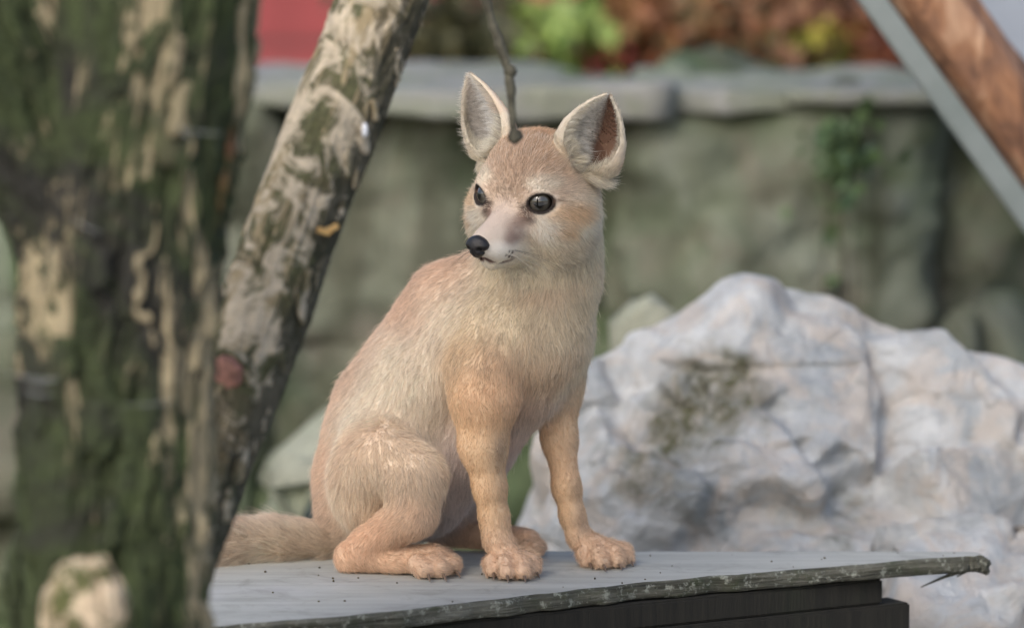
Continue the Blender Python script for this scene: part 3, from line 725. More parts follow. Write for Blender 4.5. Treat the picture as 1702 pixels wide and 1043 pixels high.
# near hind leg
ell(F(630, 796, .028), (82, 60, 94), 52, 'thigh', .013, (-.05, -.1, -1))
chain([(640, 765, .008, 56), (690, 792, -.006, 44)], 40, 'thigh', .012, .4, (.1, -.1, -1))
chain([(692, 792, -.006, 42), (688, 850, -.010, 37)], 28, 'thigh', .010, .4, (-.1, -.1, -1))
chain([(684, 855, -.012, 36), (612, 905, .002, 28)], 16, 'foot', .007, .4)
hock = onb(584, .004, 25); met = onb(660, -.004, 24); paw = onb(718, -.008, 26)
cone(F(612, 905, .002), 27, hock, 25, 14, 'foot', .006, (-.2, 0, -1))
cone(hock, 25, met, 22, 12, 'foot', .005, (1, -.1, 0)); cone(met, 22, paw, 25, 12, 'foot', .005, (1, -.1, 0))
for tx, ty_, rr in ((706, -.024, 15), (730, -.022, 16), (748, -.010, 16), (752, .006, 14)):
    cone(onb(tx - 14, ty_ + .006, rr + 2) + np.array([0, 0, 7 * S]), rr, onb(tx, ty_, rr), rr, 4, 'paw', .006, (1, -.4, -.2), .5)
# far hind leg
ell(F(745, 830, .115), (70, 50, 72), 24, 'belly', .010, (0, 0, -1))
p_ = onb(800, .10, 24); q_ = onb(876, .078, 22)
cone(F(740, 880, .115), 30, p_, 24, 14, 'foot', .006, (1, 0, -.2)); cone(p_, 24, q_, 22, 12, 'foot', .005, (1, 0, 0))
for tx, ty_ in ((888, .062), (893, .078)):
    cone(onb(tx - 12, ty_ + .004, 15), 15, onb(tx, ty_, 14), 14, 4, 'paw', .006, (1, -.3, 0), .5)
# near foreleg
chain([(836, 545, .014, 60), (803, 610, .004, 54)], 40, 'chest', .012, .35, (-.1, -.1, -1))
chain([(803, 610, .004, 53), (805, 662, -.004, 53)], 30, 'fore', .009, .35)
chain([(805, 662, -.004, 52), (803, 740, -.005, 37), (814, 810, -.004, 24), (821, 858, -.002, 21), (826, 893, -.004, 22)], 22, 'fore', .0048, .22)
fp = onb(842, -.008, 28)
cone(F(826, 893, -.004), 20, fp, 25, 14, 'paw', .005, (.3, -.5, -.6))
for tx, ty_, rr in ((818, -.016, 16), (840, -.026, 17), (868, -.026, 17), (883, -.012, 16)):
    cone(fp + np.array([0, 0, 8 * S]), 17, onb(tx, ty_, rr) + np.array([0, .004, 5 * S]), rr - 1, 4, 'paw', .006, (.3, -.8, -.2), .5)
    cone(onb(tx, ty_ + .004, rr) + np.array([0, 0, 5 * S]), rr - 1, onb(tx + 2, ty_ - .004, rr - 3), rr - 3, 4, 'paw', .006, (.3, -.8, -.4), .5)
# far foreleg
chain([(925, 560, .045, 58), (922, 640, .052, 44)], 30, 'chest', .010, .35)
chain([(922, 640, .052, 44), (930, 730, .050, 27), (942, 810, .046, 21), (951, 855, .045, 18), (962, 890, .043, 20)], 20, 'fore', .0048, .22)
fp = onb(985, .036, 26)
cone(F(962, 890, .043), 18, fp, 24, 12, 'paw', .005, (.5, -.4, -.5))
for tx, ty_, rr in ((972, .026, 15), (996, .018, 16), (1022, .022, 16), (1037, .034, 15)):
    cone(fp + np.array([0, 0, 9 * S]), 16, onb(tx, ty_, rr) + np.array([0, .003, 6 * S]), rr - 1, 4, 'paw', .006, (.5, -.6, -.2), .5)
    cone(onb(tx, ty_ + .003, rr) + np.array([0, 0, 6 * S]), rr - 1, onb(tx + 4, ty_ - .003, rr - 3), rr - 3, 4, 'paw', .006, (.5, -.6, -.4), .5)
# tail
tl = [(F(575, 880, .075), 30), (onb(530, .07, 30), 30), (onb(460, .06, 31), 31), (onb(380, .045, 33), 33), (onb(300, .025, 33), 33), (onb(235, .0, 24), 24), (onb(195, -.02, 8), 8)]
for (a, ra), (b, rb) in zip(tl, tl[1:]): cone(a, ra, b, rb, 12, 'tail', .022, (b - a) + np.array([0, 0, .012]), .35)
NBODY = len(PR)
# head
B = -HF * .9
ell(H(-14, 0, 30), (82, 84, 82), 0, 'head', .0075, B + HU * .1, HM)
cone(H(-34, 0, -14), 78, F(905, 395, .025), 80, 60, 'neck', .010, (.1, .1, -1))
for sg in (-1, 1):
    ell(H(8, sg * 66, -34), (50, 42, 48), 56, 'cheek', .012, B + HL * sg * .5 - HU * .5, HM, .5)
    ell(H(40, sg * 44, 22), (30, 28, 28), 24, 'head', .004, B + HL * sg * .5, HM, .3)
    ell(H(108, sg * 17, -57), (40, 19, 23), 12, 'muzz', .0035, B + HL * sg * .6 - HU * .3, HM, .3)
cone(H(58, 0, -26), 36, H(146, 0, -44), 19, 22, 'muzz', .0032, B, .25)
cone(H(30, 0, -66), 40, H(122, 0, -80), 15, 16, 'cheek', .005, B - HU * .3, .35)
NHEAD = len(PR)

def sd(q, X):
    if q['t'] == 'c':
        ba = q['p2'] - q['p1']; pa = X - q['p1']; h = np.clip((pa @ ba) / (ba @ ba), 0, 1)
        return np.linalg.norm(pa - h[..., None] * ba, axis=-1) - (q['r1'] + (q['r2'] - q['r1']) * h)
    l = (X - q['c']) @ q['R'].T; k0 = np.linalg.norm(l / q['rad'], axis=-1); k1 = np.linalg.norm(l / q['rad'] ** 2, axis=-1)
    return k0 * (k0 - 1) / np.maximum(k1, 1e-9)
# ears: open cones; local frame h (to tip), o (opening), w
EARS = []
def ear(base, tip, o):
    h = tip - base; Lh = np.linalg.norm(h); h = h / Lh; o = nrm(o - h * (o @ h)); w = np.cross(h, o)
    EARS.append(dict(b=base, L=Lh, h=h, o=o, w=w))
ear(H(-28, 80, 52), H(-18, 142, 186), .80 * HF + .40 * HL + .1 * HU)
ear(H(-28, -80, 50), H(-8, -128, 196), .96 * HF - .22 * HL + .1 * HU)
EH = [0, .12, .3, .5, .7, .85, .95, 1.0]
def ear_local(E_, X):
    l = X - E_['b']; hh = (l @ E_['h']) / E_['L']; oo = (l @ E_['o']) / S; ww = (l @ E_['w']) / S
    return hh, oo, ww
def ear_par(hc):
    R = np.interp(hc, EH, [40, 50, 56, 52, 39, 25, 12, 5]); th = np.interp(hc, EH, [170, 150, 125, 108, 98, 92, 90, 90]) * math.pi / 180
    return R, th
FLAT = .42
def sd_ear(E_, X):
    hh, oo, ww = ear_local(E_, X); hc = np.clip(hh, 0, 1); R, th = ear_par(hc)
    o2 = oo / FLAT - R * .1; r = np.hypot(o2, ww); ph = np.arctan2(ww, -o2)
    ex = np.where(ph > 0, 1, -1); ei_w = R * np.sin(th) * ex; ei_o = -R * np.cos(th)
    d = np.where(np.abs(ph) < th, np.abs(r - R) * .8, np.hypot(o2 - ei_o, ww - ei_w) * .8)
    dh = np.maximum(np.abs(hh - hc) * E_['L'] / S, 0)
    return (np.hypot(d, dh) - np.interp(hc, EH, [7, 6, 4.5, 4, 3.6, 3.4, 3.2, 3])) * S
EYES = []
for sg, gx in ((1, HF * .86 + HL * .50 + HU * .03), (-1, HF * .86 - HL * .48 + HU * .03)):
    EYES.append(dict(c=H(47, sg * 48, 12), r=24.5 * S, g=nrm(gx), n=nrm(HF * .80 + HL * sg * .60 + HU * .03), sg=sg))

VX = .00135
lo = np.array([-.30, -.075, P - .004]); hi = np.array([.115, .185, P + .375])
nn = np.ceil((hi - lo) / VX).astype(int)
fld = np.full(nn, .03, np.float32)
axs = [lo[k] + np.arange(nn[k]) * VX for k in range(3)]
def region(mn, mx):
    i0 = np.clip(np.floor((mn - lo) / VX).astype(int), 0, nn - 1); i1 = np.clip(np.ceil((mx - lo) / VX).astype(int) + 1, 1, nn)
    sl = tuple(slice(a, b) for a, b in zip(i0, i1))
    X = np.stack(np.meshgrid(*[axs[k][sl[k]] for k in range(3)], indexing='ij'), -1)
    return sl, X
def smin(a, b, k):
    if k <= 0: return np.minimum(a, b)
    h = np.clip(.5 + .5 * (b - a) / k, 0, 1); return b + (a - b) * h - k * h * (1 - h)
for q in PR:
    mg = q['k'] + .012
    if q['t'] == 'c':
        r = max(q['r1'], q['r2']); mn = np.minimum(q['p1'], q['p2']) - r - mg; mx = np.maximum(q['p1'], q['p2']) + r + mg
    else:
        r = q['rad'].max(); mn = q['c'] - r - mg; mx = q['c'] + r + mg
    sl, X = region(mn, mx); fld[sl] = smin(fld[sl], sd(q, X), q['k'])
for E_ in EARS:
    tip = E_['b'] + E_['h'] * E_['L']; mn = np.minimum(E_['b'], tip) - .035; mx = np.maximum(E_['b'], tip) + .035
    sl, X = region(mn, mx); fld[sl] = smin(fld[sl], sd_ear(E_, X), 7 * S)
    # ear canal hollow
    c0 = E_['b'] + E_['h'] * E_['L'] * .30 + E_['o'] * 6 * S
    l = X - c0; l = np.stack([(l @ E_['h']) / (44 * S), (l @ E_['o']) / (18 * S), (l @ E_['w']) / (36 * S)], -1); dd = (np.linalg.norm(l, axis=-1) - 1) * 22 * S
    fld[sl] = -smin(-fld[sl], dd, 6 * S)
for e in EYES:
    sl, X = region(e['c'] - .03, e['c'] + .03)
    dl = np.linalg.norm(X - (e['c'] - e['n'] * 2 * S), axis=-1) - (e['r'] + 3.0 * S); fld[sl] = smin(fld[sl], dl, 14 * S)      # lids
    ix = nrm(np.cross(HU, e['n'])); iu = np.cross(e['n'], ix)
    l = X - (e['c'] + e['n'] * e['r']); ax = (l @ ix) * e['sg']; au = l @ iu - ax * .05; an = l @ e['n']
    dd = (np.sqrt((ax / (20.0 * S)) ** 2 + (au / (14.6 * S)) ** 2 + (an / (30 * S)) ** 2) - 1) * 17 * S
    fld[sl] = -smin(-fld[sl], dd, 2 * S)
# mouth groove
for sg in (-1, 1):
    a = H(147, sg * 3, -72); b = H(95, sg * 33, -81); sl, X = region(np.minimum(a, b) - .012, np.maximum(a, b) + .012)
    ba = b - a; pa = X - a; h = np.clip((pa @ ba) / (ba @ ba), 0, 1); dd = np.linalg.norm(pa - h[..., None] * ba, axis=-1) - 2.6 * S
    fld[sl] = -smin(-fld[sl], dd, 2.5 * S)
# flatten the soles on the board
fld[:, :, axs[2] < P + .0006] = np.maximum(fld[:, :, axs[2] < P + .0006], .002)

def surface_nets(f):
    ins = f < 0
    c = np.zeros(np.array(f.shape) - 1, np.int8)
    off = [(x, y, z) for x in (0, 1) for y in (0, 1) for z in (0, 1)]
    for x, y, z in off: c += ins[x:ins.shape[0] - 1 + x, y:ins.shape[1] - 1 + y, z:ins.shape[2] - 1 + z]
    I = np.argwhere((c > 0) & (c < 8)); idx = np.full(c.shape, -1, np.int32); idx[I[:, 0], I[:, 1], I[:, 2]] = np.arange(len(I))
    acc = np.zeros((len(I), 3)); cnt = np.zeros(len(I))
    val = {o: f[I[:, 0] + o[0], I[:, 1] + o[1], I[:, 2] + o[2]] for o in off}
    for o in off:
        for ax in range(3):
            if o[ax] == 0:
                o2 = list(o); o2[ax] = 1; o2 = tuple(o2); a = val[o]; b = val[o2]; m_ = (a < 0) != (b < 0)
                t = np.where(m_, a / np.where(m_, a - b, 1), 0)
                p = np.tile(np.array(o, float), (len(I), 1)); p[:, ax] = t; acc += p * m_[:, None]; cnt += m_
    V = I + acc / cnt[:, None]
    Q = []
    for ax in range(3):
        u, w = (ax + 1) % 3, (ax + 2) % 3
        s0 = [slice(None)] * 3; s1 = [slice(None)] * 3; s0[ax] = slice(0, -1); s1[ax] = slice(1, None)
        a = ins[tuple(s0)]; b = ins[tuple(s1)]; E_ = np.argwhere(a != b); E_ = E_[(E_[:, u] > 0) & (E_[:, w] > 0) & (E_[:, u] < c.shape[u]) & (E_[:, w] < c.shape[w])]
        flip = ins[E_[:, 0], E_[:, 1], E_[:, 2]]
        def cell(du, dw):
            e = E_.copy(); e[:, u] -= du; e[:, w] -= dw; return idx[e[:, 0], e[:, 1], e[:, 2]]
        q = np.stack([cell(1, 1), cell(0, 1), cell(0, 0), cell(1, 0)], 1)
        q[~flip] = q[~flip][:, ::-1]; Q.append(q)
    Q = np.concatenate(Q); return V, Q[(Q >= 0).all(1)]
fv, fq = surface_nets(fld); fv = fv * VX + lo
# light smoothing
for _ in range(2):
    acc = np.zeros_like(fv); cnt = np.zeros(len(fv))
    for a in range(4):
        i_, j_ = fq[:, a], fq[:, (a + 1) % 4]
        for k in range(3):
            acc[:, k] += np.bincount(i_, fv[j_, k], len(fv)) + np.bincount(j_, fv[i_, k], len(fv))
        cnt += np.bincount(i_, None, len(fv)) + np.bincount(j_, None, len(fv))
    fv = fv * .5 + .5 * acc / np.maximum(cnt, 1)[:, None]
fn_ = np.cross(fv[fq[:, 2]] - fv[fq[:, 0]], fv[fq[:, 3]] - fv[fq[:, 1]]); far = np.linalg.norm(fn_, axis=1) / 2
vn = np.stack([sum(np.bincount(fq[:, a], fn_[:, k], len(fv)) for a in range(4)) for k in range(3)], 1); vn = nrm(vn)

def coat(X, Nv):
    """fur colour, length, flow, lift, density at points"""
    n = len(X); wsum = np.zeros(n); col = np.zeros((n, 3)); ln = np.zeros(n); fl = np.zeros((n, 3)); lf = np.zeros(n)
    for q in PR:
        w = np.exp(-np.maximum(sd(q, X), -.012) / .0045); wsum += w; col += w[:, None] * q['col']; ln += w * q['ln']; fl += w[:, None] * q['flow']; lf += w * q['lift']
    col /= wsum[:, None]; ln /= wsum; fl = nrm(fl); lf /= wsum
    den = np.ones(n)
    dh = ((X - HC) @ HM.T) / S; a, b, c = dh[:, 0], dh[:, 1], dh[:, 2]; ab = np.abs(b); head = (np.linalg.norm(dh, axis=1) < 150) | (a > 60) & (np.linalg.norm(dh, axis=1) < 220)
    def blob(ca, cb, cc, ra, rb, rc, colr, amt, soft=1.2):
        d = np.sqrt(((a - ca) / ra) ** 2 + ((ab - cb) / rb) ** 2 + ((c - cc) / rc) ** 2)
        w = (np.clip((1 + soft - d * (1 + .0)) / soft, 0, 1) * amt * head)[:, None]
        col[:] = col * (1 - w) + colr * w
    blob(-10, 0, 110, 70, 60, 40, fc(208, 150, 98), .8)              # crown
    blob(60, 0, 50, 40, 34, 40, fc(194, 160, 134), .6)                # forehead, greyer
    blob(95, 0, -8, 40, 16, 24, fc(172, 146, 128), .7)                # bridge
    blob(60, 62, 44, 26, 22, 9, srgb(238, 228, 212), .9, .8)            # white brow
    blob(72, 60, -28, 24, 26, 15, srgb(244, 236, 226), .95, .8)         # white under the eye
    blob(84, 40, -8, 12, 9, 12, srgb(120, 92, 82), .8, 1.2)            # tear mark
    blob(96, 34, -28, 14, 9, 14, srgb(140, 112, 100), .6, 1.5)
    blob(112, 30, -45, 12, 9, 9, srgb(140, 118, 110), .65, 1.2)
    blob(140, 14, -66, 26, 26, 20, srgb(240, 234, 226), .95, .6)        # white lips
    blob(100, 38, -72, 34, 22, 16, srgb(240, 232, 220), .85, .8)
    blob(110, 0, -90, 50, 30, 16, srgb(236, 226, 208), .9, .7)          # chin
    blob(20, 84, -8, 26, 26, 14, fc(196, 148, 98), .8, .9)            # ochre cheek streak
    blob(36, 82, -34, 14, 16, 11, fc(190, 138, 82), .8, .9)
    blob(10, 80, -70, 40, 34, 22, srgb(230, 216, 194), .7, .9)
    # black whisker spots
    for (wa, wb, wc) in [(128, 26, -56), (120, 30, -60), (112, 34, -63), (126, 27, -65), (117, 32, -69), (108, 36, -72), (134, 22, -61)]:
        blob(wa, wb, wc, 2.6, 5, 2.4, srgb(60, 50, 46), .95, .6)
    # length on head: short on the mask, longer at cheeks
    msk = np.clip((a - 40) / 60, 0, 1) * head; ln = ln * (1 - .35 * msk)
    # eyes: dark rim, no hair inside the lids
    for e in EYES:
        r = X - e['c']; d = np.linalg.norm(r, axis=1) / S; fr = (r @ e['n']) / S; rimw = np.sqrt(np.maximum(d ** 2 - fr ** 2, 0))
        ix = nrm(np.cross(HU, e['n'])); iu = np.cross(e['n'], ix); axx = (r @ ix) * e['sg'] / S; auu = (r @ iu) / S - axx * .05
        el = np.sqrt((axx / 20.0) ** 2 + (auu / 14.6) ** 2); near = (d < 40) & (fr > 2)
        rim = np.clip((1.36 - el) / .16, 0, 1) * near; col = col * (1 - rim[:, None]) + srgb(40, 33, 30) * rim[:, None]
        den = np.where(near & (el < 1.28), 0, den); ln = np.where(near & (el < 1.55), np.minimum(ln, .0034), ln)
        cor = np.exp(-(((axx + 26) / 9) ** 2 + ((auu + 6) / 6) ** 2)) * near; col = col * (1 - cor[:, None] * .85) + srgb(60, 46, 40) * cor[:, None] * .85
        cor = np.exp(-(((axx - 28) / 10) ** 2 + ((auu - 2) / 4) ** 2)) * near; col = col * (1 - cor[:, None] * .6) + srgb(110, 84, 64) * cor[:, None] * .6
    # nose pad and mouth line without hair
    dn = np.linalg.norm((dh - np.array([160, 0, -46])) / np.array([17, 23, 21]), axis=1); den = np.where(dn < 1, 0, den)
    for sg in (-1, 1):
        A_ = np.array([147, sg * 3, -72.]); B_ = np.array([95, sg * 33, -81.]); ba = B_ - A_; h = np.clip(((dh - A_) @ ba) / (ba @ ba), 0, 1); d = np.linalg.norm(dh - A_ - h[:, None] * ba, axis=1)
        w = np.clip((6.5 - d) / 2.5, 0, 1) * (1 - h * .5); col = col * (1 - w[:, None]) + srgb(96, 62, 60) * w[:, None]; den = np.where(d < 4.2, 0, den)
    # ears
    for E_ in EARS:
        hh, oo, ww = ear_local(E_, X); R, th = ear_par(np.clip(hh, 0, 1)); o2 = oo / FLAT - R * .1; r = np.hypot(o2, ww)
        dE = sd_ear(E_, X) / S
        ine = ((dE < 4) & (hh > .06)) | ((r < R * 1.0) & (hh > .03) & (hh < .75) & (oo < 14))
        axis_pt = E_['b'] + (hh * E_['L'])[:, None] * E_['h']; inward = ((axis_pt - X) * Nv).sum(1) / np.maximum(np.linalg.norm(axis_pt - X, axis=1), 1e-6)
        inner = ine & (inward > -.05); outer = ine & ~inner
        med = -np.sign((E_['w'] @ HL)) * np.sign((E_['b'] - HC) @ HL)           # which w side is medial
        ms = np.clip(ww * med / (R * .45) + .32, 0, 1); ms = ms if (E_['b'] - HC) @ HL > 0 else np.clip(ms + .7, 0, 1)                           # 1 medial, 0 lateral
        edge = np.clip((np.abs(np.arctan2(ww, -o2)) / th - .58) / .22, 0, 1)
        ic = srgb(104, 76, 62) * (1 - ms[:, None]) + srgb(251, 249, 246) * ms[:, None]; ic = ic * (1 - edge[:, None]) + srgb(236, 230, 218) * edge[:, None]
        oc = fc(176, 138, 106) * (1 - edge[:, None]) + srgb(230, 220, 204) * edge[:, None]
        wi = inner[:, None] * 1.0; wo = outer[:, None] * np.clip((hh - .05) / .2, 0, 1)[:, None]
        col = col * (1 - wi) + ic * wi; col = col * (1 - wo) + oc * wo
        ln = np.where(inner, .0025 + .0155 * np.maximum(ms, edge * .4) * np.clip(1.15 - hh, .2, 1), np.where(outer, .0035, ln))
        lf = np.where(inner, .9, np.where(outer, .2, lf))
        fi = E_['h'] * .75 - E_['w'] * (np.sign(E_['w'] @ HL) * np.sign((E_['b'] - HC) @ HL)) * -.6
        fl = np.where(inner[:, None], fi + E_['o'] * .6, np.where(outer[:, None], E_['h'] + E_['w'] * 0, fl))
        den = np.where(inner, .25 + .9 * np.maximum(ms, edge), den)
        # pale fringe in front of the ear base
        fr = np.exp(-(((hh - .05) / .16) ** 2)) * np.exp(-((dE / 16) ** 2)) * (oo > 0); col = col * (1 - .8 * fr[:, None]) + srgb(238, 230, 214) * .8 * fr[:, None]; ln = ln + .005 * fr
    # grey grizzle down the front of the forelegs
    for (x0, y0, yd) in ((838, 800, -.02), (962, 800, .035)):
        p0 = F(x0, y0 - 60, yd); p1 = F(x0 + 8, y0 + 70, yd); ba = p1 - p0; h = np.clip(((X - p0) @ ba) / (ba @ ba), 0, 1); d = np.linalg.norm(X - p0 - h[:, None] * ba, axis=1)
        w = np.exp(-(d / .009) ** 2) * .75; col = col * (1 - w[:, None]) + srgb(160, 140, 124) * w[:, None]
    # pale throat, darker sable rump patches
    nzc = fbm(X * 30, 3, 12)[:, None]; col = col * (.86 + .28 * nzc)
    big = fbm(X * 16 + 5, 3, 15); body = (~head) & (X[:, 2] > P + .06)
    w = np.clip((big - .5) * 4, 0, 1) * body * .35; col = col * (1 - w[:, None]) + fc(188, 136, 104) * w[:, None]
    tailtop = np.clip((X[:, 2] - P - .022) / .012, 0, 1) * (X[:, 0] < -.14) * (X[:, 2] < P + .05); col = col * (1 - .5 * tailtop[:, None]) + fc(196, 140, 116) * .5 * tailtop[:, None]
    # toe gaps, dark
    return col, ln, nrm(fl), lf, den

vcol, _, _, _, _ = coat(fv, vn)
fox = empty('fox_kit', (0, .03, P)); tag(fox, 'sandy fox kit sitting upright on the shelf with its head turned', 'fox')
m = M('fox_skin'); c = m.mix(1.0, m.attr('col', 'Color'), (.86, .84, .81), 'MULTIPLY'); m.color(c); m.set(Roughness=.9); m.bump(m.noise(500, 3), .3, .001); SKIN = m.m
body = mesh('body', fv, fq, SKIN, fox, attrs={'col': vcol})

# fur strands -------------------------------------------------------
def hair_mat(name, darken=1.0):
    m = bpy.data.materials.new(name); m.use_nodes = True; t = m.node_tree; n = t.nodes; n.clear()
    out = n.new('ShaderNodeOutputMaterial'); at = n.new('ShaderNodeAttribute'); at.attribute_name = 'col'
    d = n.new('ShaderNodeBsdfDiffuse'); tr = n.new('ShaderNodeBsdfTranslucent'); mx = n.new('ShaderNodeMixShader'); mx.inputs[0].default_value = .38
    g = n.new('ShaderNodeBsdfGlossy'); g.inputs['Roughness'].default_value = .45; m2 = n.new('ShaderNodeMixShader'); m2.inputs[0].default_value = .05
    L = t.links.new; hi_ = n.new('ShaderNodeHairInfo'); rp = n.new('ShaderNodeValToRGB'); rp.color_ramp.elements[0].color = (.8, .78, .76, 1); rp.color_ramp.elements[1].color = (1, 1, 1, 1); rp.color_ramp.elements[1].position = .7
    mm = n.new('ShaderNodeMix'); mm.data_type = 'RGBA'; mm.blend_type = 'MULTIPLY'; mm.inputs[0].default_value = 1; L(hi_.outputs['Intercept'], rp.inputs[0]); L(rp.outputs[0], mm.inputs[7]); L(at.outputs['Color'], mm.inputs[6])
    L(mm.outputs[2], d.inputs[0]); L(mm.outputs[2], tr.inputs[0]); L(d.outputs[0], mx.inputs[1]); L(tr.outputs[0], mx.inputs[2])
    L(mx.outputs[0], m2.inputs[1]); L(g.outputs[0], m2.inputs[2]); L(m2.outputs[0], out.inputs[0]); return m
FUR = hair_mat('fur')
def hairs(name, PTS, cols, r0, r1, parent, mat):
    n, k, _ = PTS.shape
    hc = bpy.data.hair_curves.new(name); hc.add_curves([k] * n)
    hc.attributes['position'].data.foreach_set('vector', PTS.astype(np.float32).ravel())
    ra = hc.attributes.get('radius') or hc.attributes.new('radius', 'FLOAT', 'POINT')
    rr = np.asarray(r0).reshape(-1, 1) * (1 - np.linspace(0, 1, k)[None] ** 1.5) + r1
    ra.data.foreach_set('value', np.broadcast_to(rr, (n, k)).astype(np.float32).ravel())
    ca = hc.attributes.new('col', 'FLOAT_COLOR', 'CURVE'); ca.data.foreach_set('color', np.concatenate([cols, np.ones((n, 1))], 1).astype(np.float32).ravel())
    hc.materials.append(mat); o = bpy.data.objects.new(name, hc); COL.objects.link(o); setparent(o, parent); return o
NH = 400000
cen = fv[fq].mean(1); dhd = np.linalg.norm(cen - HC, axis=1)
earf = np.minimum(sd_ear(EARS[0], cen), sd_ear(EARS[1], cen)) < .002
dens = far * np.where(dhd < 125 * S, 2.6, 1.0) * np.where(earf, 1.8, 1) * np.where(cen[:, 2] < P + .075, 1.5, 1.0) * np.where(cen[:, 2] < P + .002, 0, 1)
fi = rngf.choice(len(fq), int(NH * 1.15), p=dens / dens.sum())
u_, w_ = rngf.random((2, len(fi), 1)); qv = fv[fq[fi]]; qn = vn[fq[fi]]
root = (qv[:, 0] * (1 - u_) + qv[:, 1] * u_) * (1 - w_) + (qv[:, 3] * (1 - u_) + qv[:, 2] * u_) * w_
nor = nrm((qn[:, 0] * (1 - u_) + qn[:, 1] * u_) * (1 - w_) + (qn[:, 3] * (1 - u_) + qn[:, 2] * u_) * w_)
hcol, hln, hfl, hlf, hden = coat(root, nor)
keep = rngf.random(len(root)) < hden / 1.15
root, nor, hcol, hln, hfl, hlf = [z_[keep] for z_ in (root, nor, hcol, hln, hfl, hlf)]; n = len(root)
tan_ = hfl - nor * (hfl * nor).sum(1, keepdims=True); tan_ = nrm(tan_)
jit = np.stack([fbm(root * 55 + 11.3 * k, 3, 60 + k) for k in range(3)], 1) - .5
tan_ = nrm(tan_ + jit * 1.5 + rngf.normal(size=(n, 3)) * .16); tan_ = nrm(tan_ - nor * (tan_ * nor).sum(1, keepdims=True))
L_ = (hln * .72 * rngf.uniform(.6, 1.15, n))[:, None]; guard = rngf.random(n) < .05; L_[guard] *= 1.55; lf_ = (hlf * rngf.uniform(.6, 1.7, n))[:, None]; lf_[guard] *= 1.25
d0 = nrm(tan_ + nor * lf_ * 1.9); d1_ = nrm(tan_ + nor * lf_ * .55 + np.array([0, 0, -.12]))
ts = np.linspace(0, 1, 5)
PTS = np.stack([root - nor * .0004 + L_ * (d0 * (t - .5 * t * t) + d1_ * (.5 * t * t)) for t in ts], 1)
# clumps: tips drawn together
cell = np.floor((root + jit * .004) / np.maximum(hln * .5, .0018)[:, None]).astype(np.int64)
co_ = np.floor(root / .02).astype(np.int64); key = ((cell[:, 0] * 73856093) ^ (cell[:, 1] * 19349663) ^ (cell[:, 2] * 83492791)) * 1000003 + co_[:, 0] * 10007 + co_[:, 1] * 101 + co_[:, 2]
_, inv_ = np.unique(key, return_inverse=True); cntc = np.bincount(inv_)
tipm = np.stack([np.bincount(inv_, PTS[:, -1, k]) / cntc for k in range(3)], 1)[inv_]
sh_ = tipm - PTS[:, -1]; tipm = PTS[:, -1] + sh_ * np.minimum(1, (L_ * .6) / np.maximum(np.linalg.norm(sh_, axis=1, keepdims=True), 1e-9))
cl = (np.where(hln < .0075, .16, .4) * rngf.uniform(.3, 1, n))[:, None]
for k, t in enumerate(ts): PTS[:, k] += (tipm - PTS[:, -1]) * cl * t ** 1.6 if k < 4 else 0
PTS[:, -1] += (tipm - PTS[:, -1]) * cl
PTS[:, :, 2] = np.maximum(PTS[:, :, 2], P + .0004)
bright = rngf.uniform(.70, 1.25, n)[:, None]; hcol = np.clip(hcol * bright * np.array([1.0, 1.0, .985]), 0, .94)
ag = rngf.random(n) < .06; hcol[ag] *= .55
dhr = ((root - HC) @ HM.T) / S; fh = (np.linalg.norm(dhr, axis=1) < 150) & (dhr[:, 0] > 0) & (dhr[:, 2] > -10) & (np.abs(dhr[:, 1]) < 75) & ~(np.minimum(sd_ear(EARS[0], root), sd_ear(EARS[1], root)) < 6 * S)
gz = fh & (rngf.random(n) < .22); hcol[fh & ~gz] *= .84; hcol[gz] = srgb(238, 222, 204); L_g = gz
rad = np.where(gz, .00013, np.where(hln < .004, .00007, .00009)) * rngf.uniform(.7, 1.2, n)
fur = hairs('fur', PTS, hcol, rad, .00001, body, FUR); fur['kind'] = 'stuff'

# whiskers
WH, WC = [], []
for sg in (-1, 1):
    for q in range(9):
        a0 = 132 - 5 * (q % 5) - rngf.uniform(0, 4); b0 = sg * (26 + 3 * (q % 5)); c0 = -56 - 5 * (q // 5) * 1.4 - rngf.uniform(0, 4)
        p0 = H(a0, b0, c0); ln_ = rngf.uniform(50, 100) * S
        dr = nrm(-HF * rngf.uniform(.25, .8) + HL * sg * rngf.uniform(.75, 1.1) - HU * rngf.uniform(.05, .5)); sag = np.array([0, 0, -1]) * rngf.uniform(.05, .25)
        WH.append([p0 + dr * ln_ * t + sag * ln_ * t * t for t in np.linspace(0, 1, 8)]); WC.append(srgb(86, 74, 66) if rngf.random() < .7 else srgb(215, 208, 196))
hairs('whiskers', np.array(WH), np.array(WC), np.full(len(WH), .00007), .00002, body, FUR)['kind'] = 'stuff'

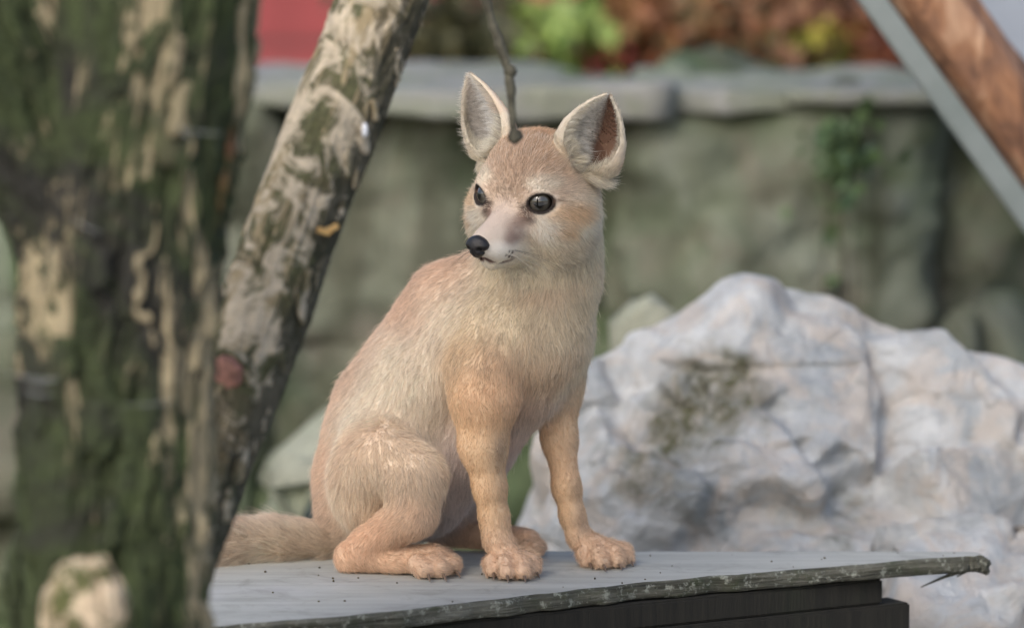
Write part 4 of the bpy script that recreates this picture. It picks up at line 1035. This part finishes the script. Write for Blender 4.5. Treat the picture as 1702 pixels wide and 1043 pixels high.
# eyes
m = M('fox_eye'); tc = m.coord('Object'); sx = m.n.new('ShaderNodeSeparateXYZ'); m.L(tc, sx.inputs[0])
rxy = m.math('SQRT', m.math('ADD', m.math('MULTIPLY', m.math('POWER', m.math('ABSOLUTE', sx.outputs[0]), 2.0), 1.25), m.math('POWER', m.math('ABSOLUTE', sx.outputs[1]), 2.0)))
rn = m.math('DIVIDE', rxy, 24.5 * S)
rn = m.math('ADD', rn, m.math('MULTIPLY', m.math('SUBTRACT', m.noise(900, 3), .5), .05))
c = m.ramp(rn, [(.0, (.004, .004, .004)), (.27, (.004, .004, .004)), (.38, srgb(52, 49, 44)), (.60, srgb(78, 74, 66)), (.74, srgb(48, 44, 38)), (.84, (.008, .007, .006)), (1, (.008, .006, .006))])
m.color(c); m.set(Roughness=.45, Coat_Weight=1.0, Coat_IOR=1.75, Coat_Roughness=.015); m.b.inputs['Specular IOR Level'].default_value = .08; EYEM = m.m
DE, QE = csphere(24)
for e in EYES:
    z = e['g']; x = nrm(np.cross(HU, z)); y = np.cross(z, x)
    V = DE * e['r']; V[:, 2] += np.clip(DE[:, 2] - .72, 0, 1) * e['r'] * .28
    o = mesh('eye', V, QE, EYEM); Mx = Matrix(np.stack([x, y, z], 1).tolist()).to_4x4(); Mx.translation = Vector(e['c']); o.matrix_basis = Mx; setparent(o, fox)
# nose
m = M('nose_leather'); m.color(m.mix(m.noise(300, 4), srgb(20, 19, 20), srgb(38, 36, 38))); m.set(Roughness=.42); m.bump(m.voronoi(1400), .35, .0006); NOSE = m.m
DN, QN = csphere(30); a, b, c = DN[:, 0], DN[:, 1], DN[:, 2]
wid = np.interp(c, [-1, -.4, .2, .7, 1], [.55, .8, 1.05, 1.0, .8])
V = np.stack([a * 15, b * 21 * wid, c * 19], 1)
for sg in (-1, 1):
    w = np.exp(-(((b - sg * .55) / .17) ** 2 + ((c + .12) / .16) ** 2)) * (a > 0); V[:, 0] -= w * 9
    w = np.exp(-(((b - sg * .85) / .2) ** 2 + ((c + .35) / .12) ** 2)) * (a > -.3); V[:, 1] -= sg * w * 4
w = np.exp(-((b / .07) ** 2)) * (c < -.1) * (a > 0); V[:, 0] -= w * 2.2
V = HC + S * ((V + np.array([160, 0, -47])) @ HM)
mesh('nose', V, QN, NOSE, fox)
# claws
m = M('claw_horn'); m.color(srgb(104, 88, 76)); m.set(Roughness=.4); CLAW = m.m
for tx, ty_, dx in ((820, -.031, 1), (843, -.041, 2), (871, -.040, 3), (890, -.022, 8), (980, .014, 4), (1003, .004, 5), (1028, .010, 7), (1046, .026, 9), (712, -.038, 3), (737, -.037, 6), (757, -.022, 10)):
    p0 = onb(tx, ty_ + .006, 9); p1 = onb(tx + dx * .8, ty_ - .004, 3)
    v, f, _, _ = tube([p0, p0 * .45 + p1 * .55 + np.array([0, 0, .001]), p1], [.0013, .0010, .0003], 8, 8); mesh('claw', v, f, CLAW, body)
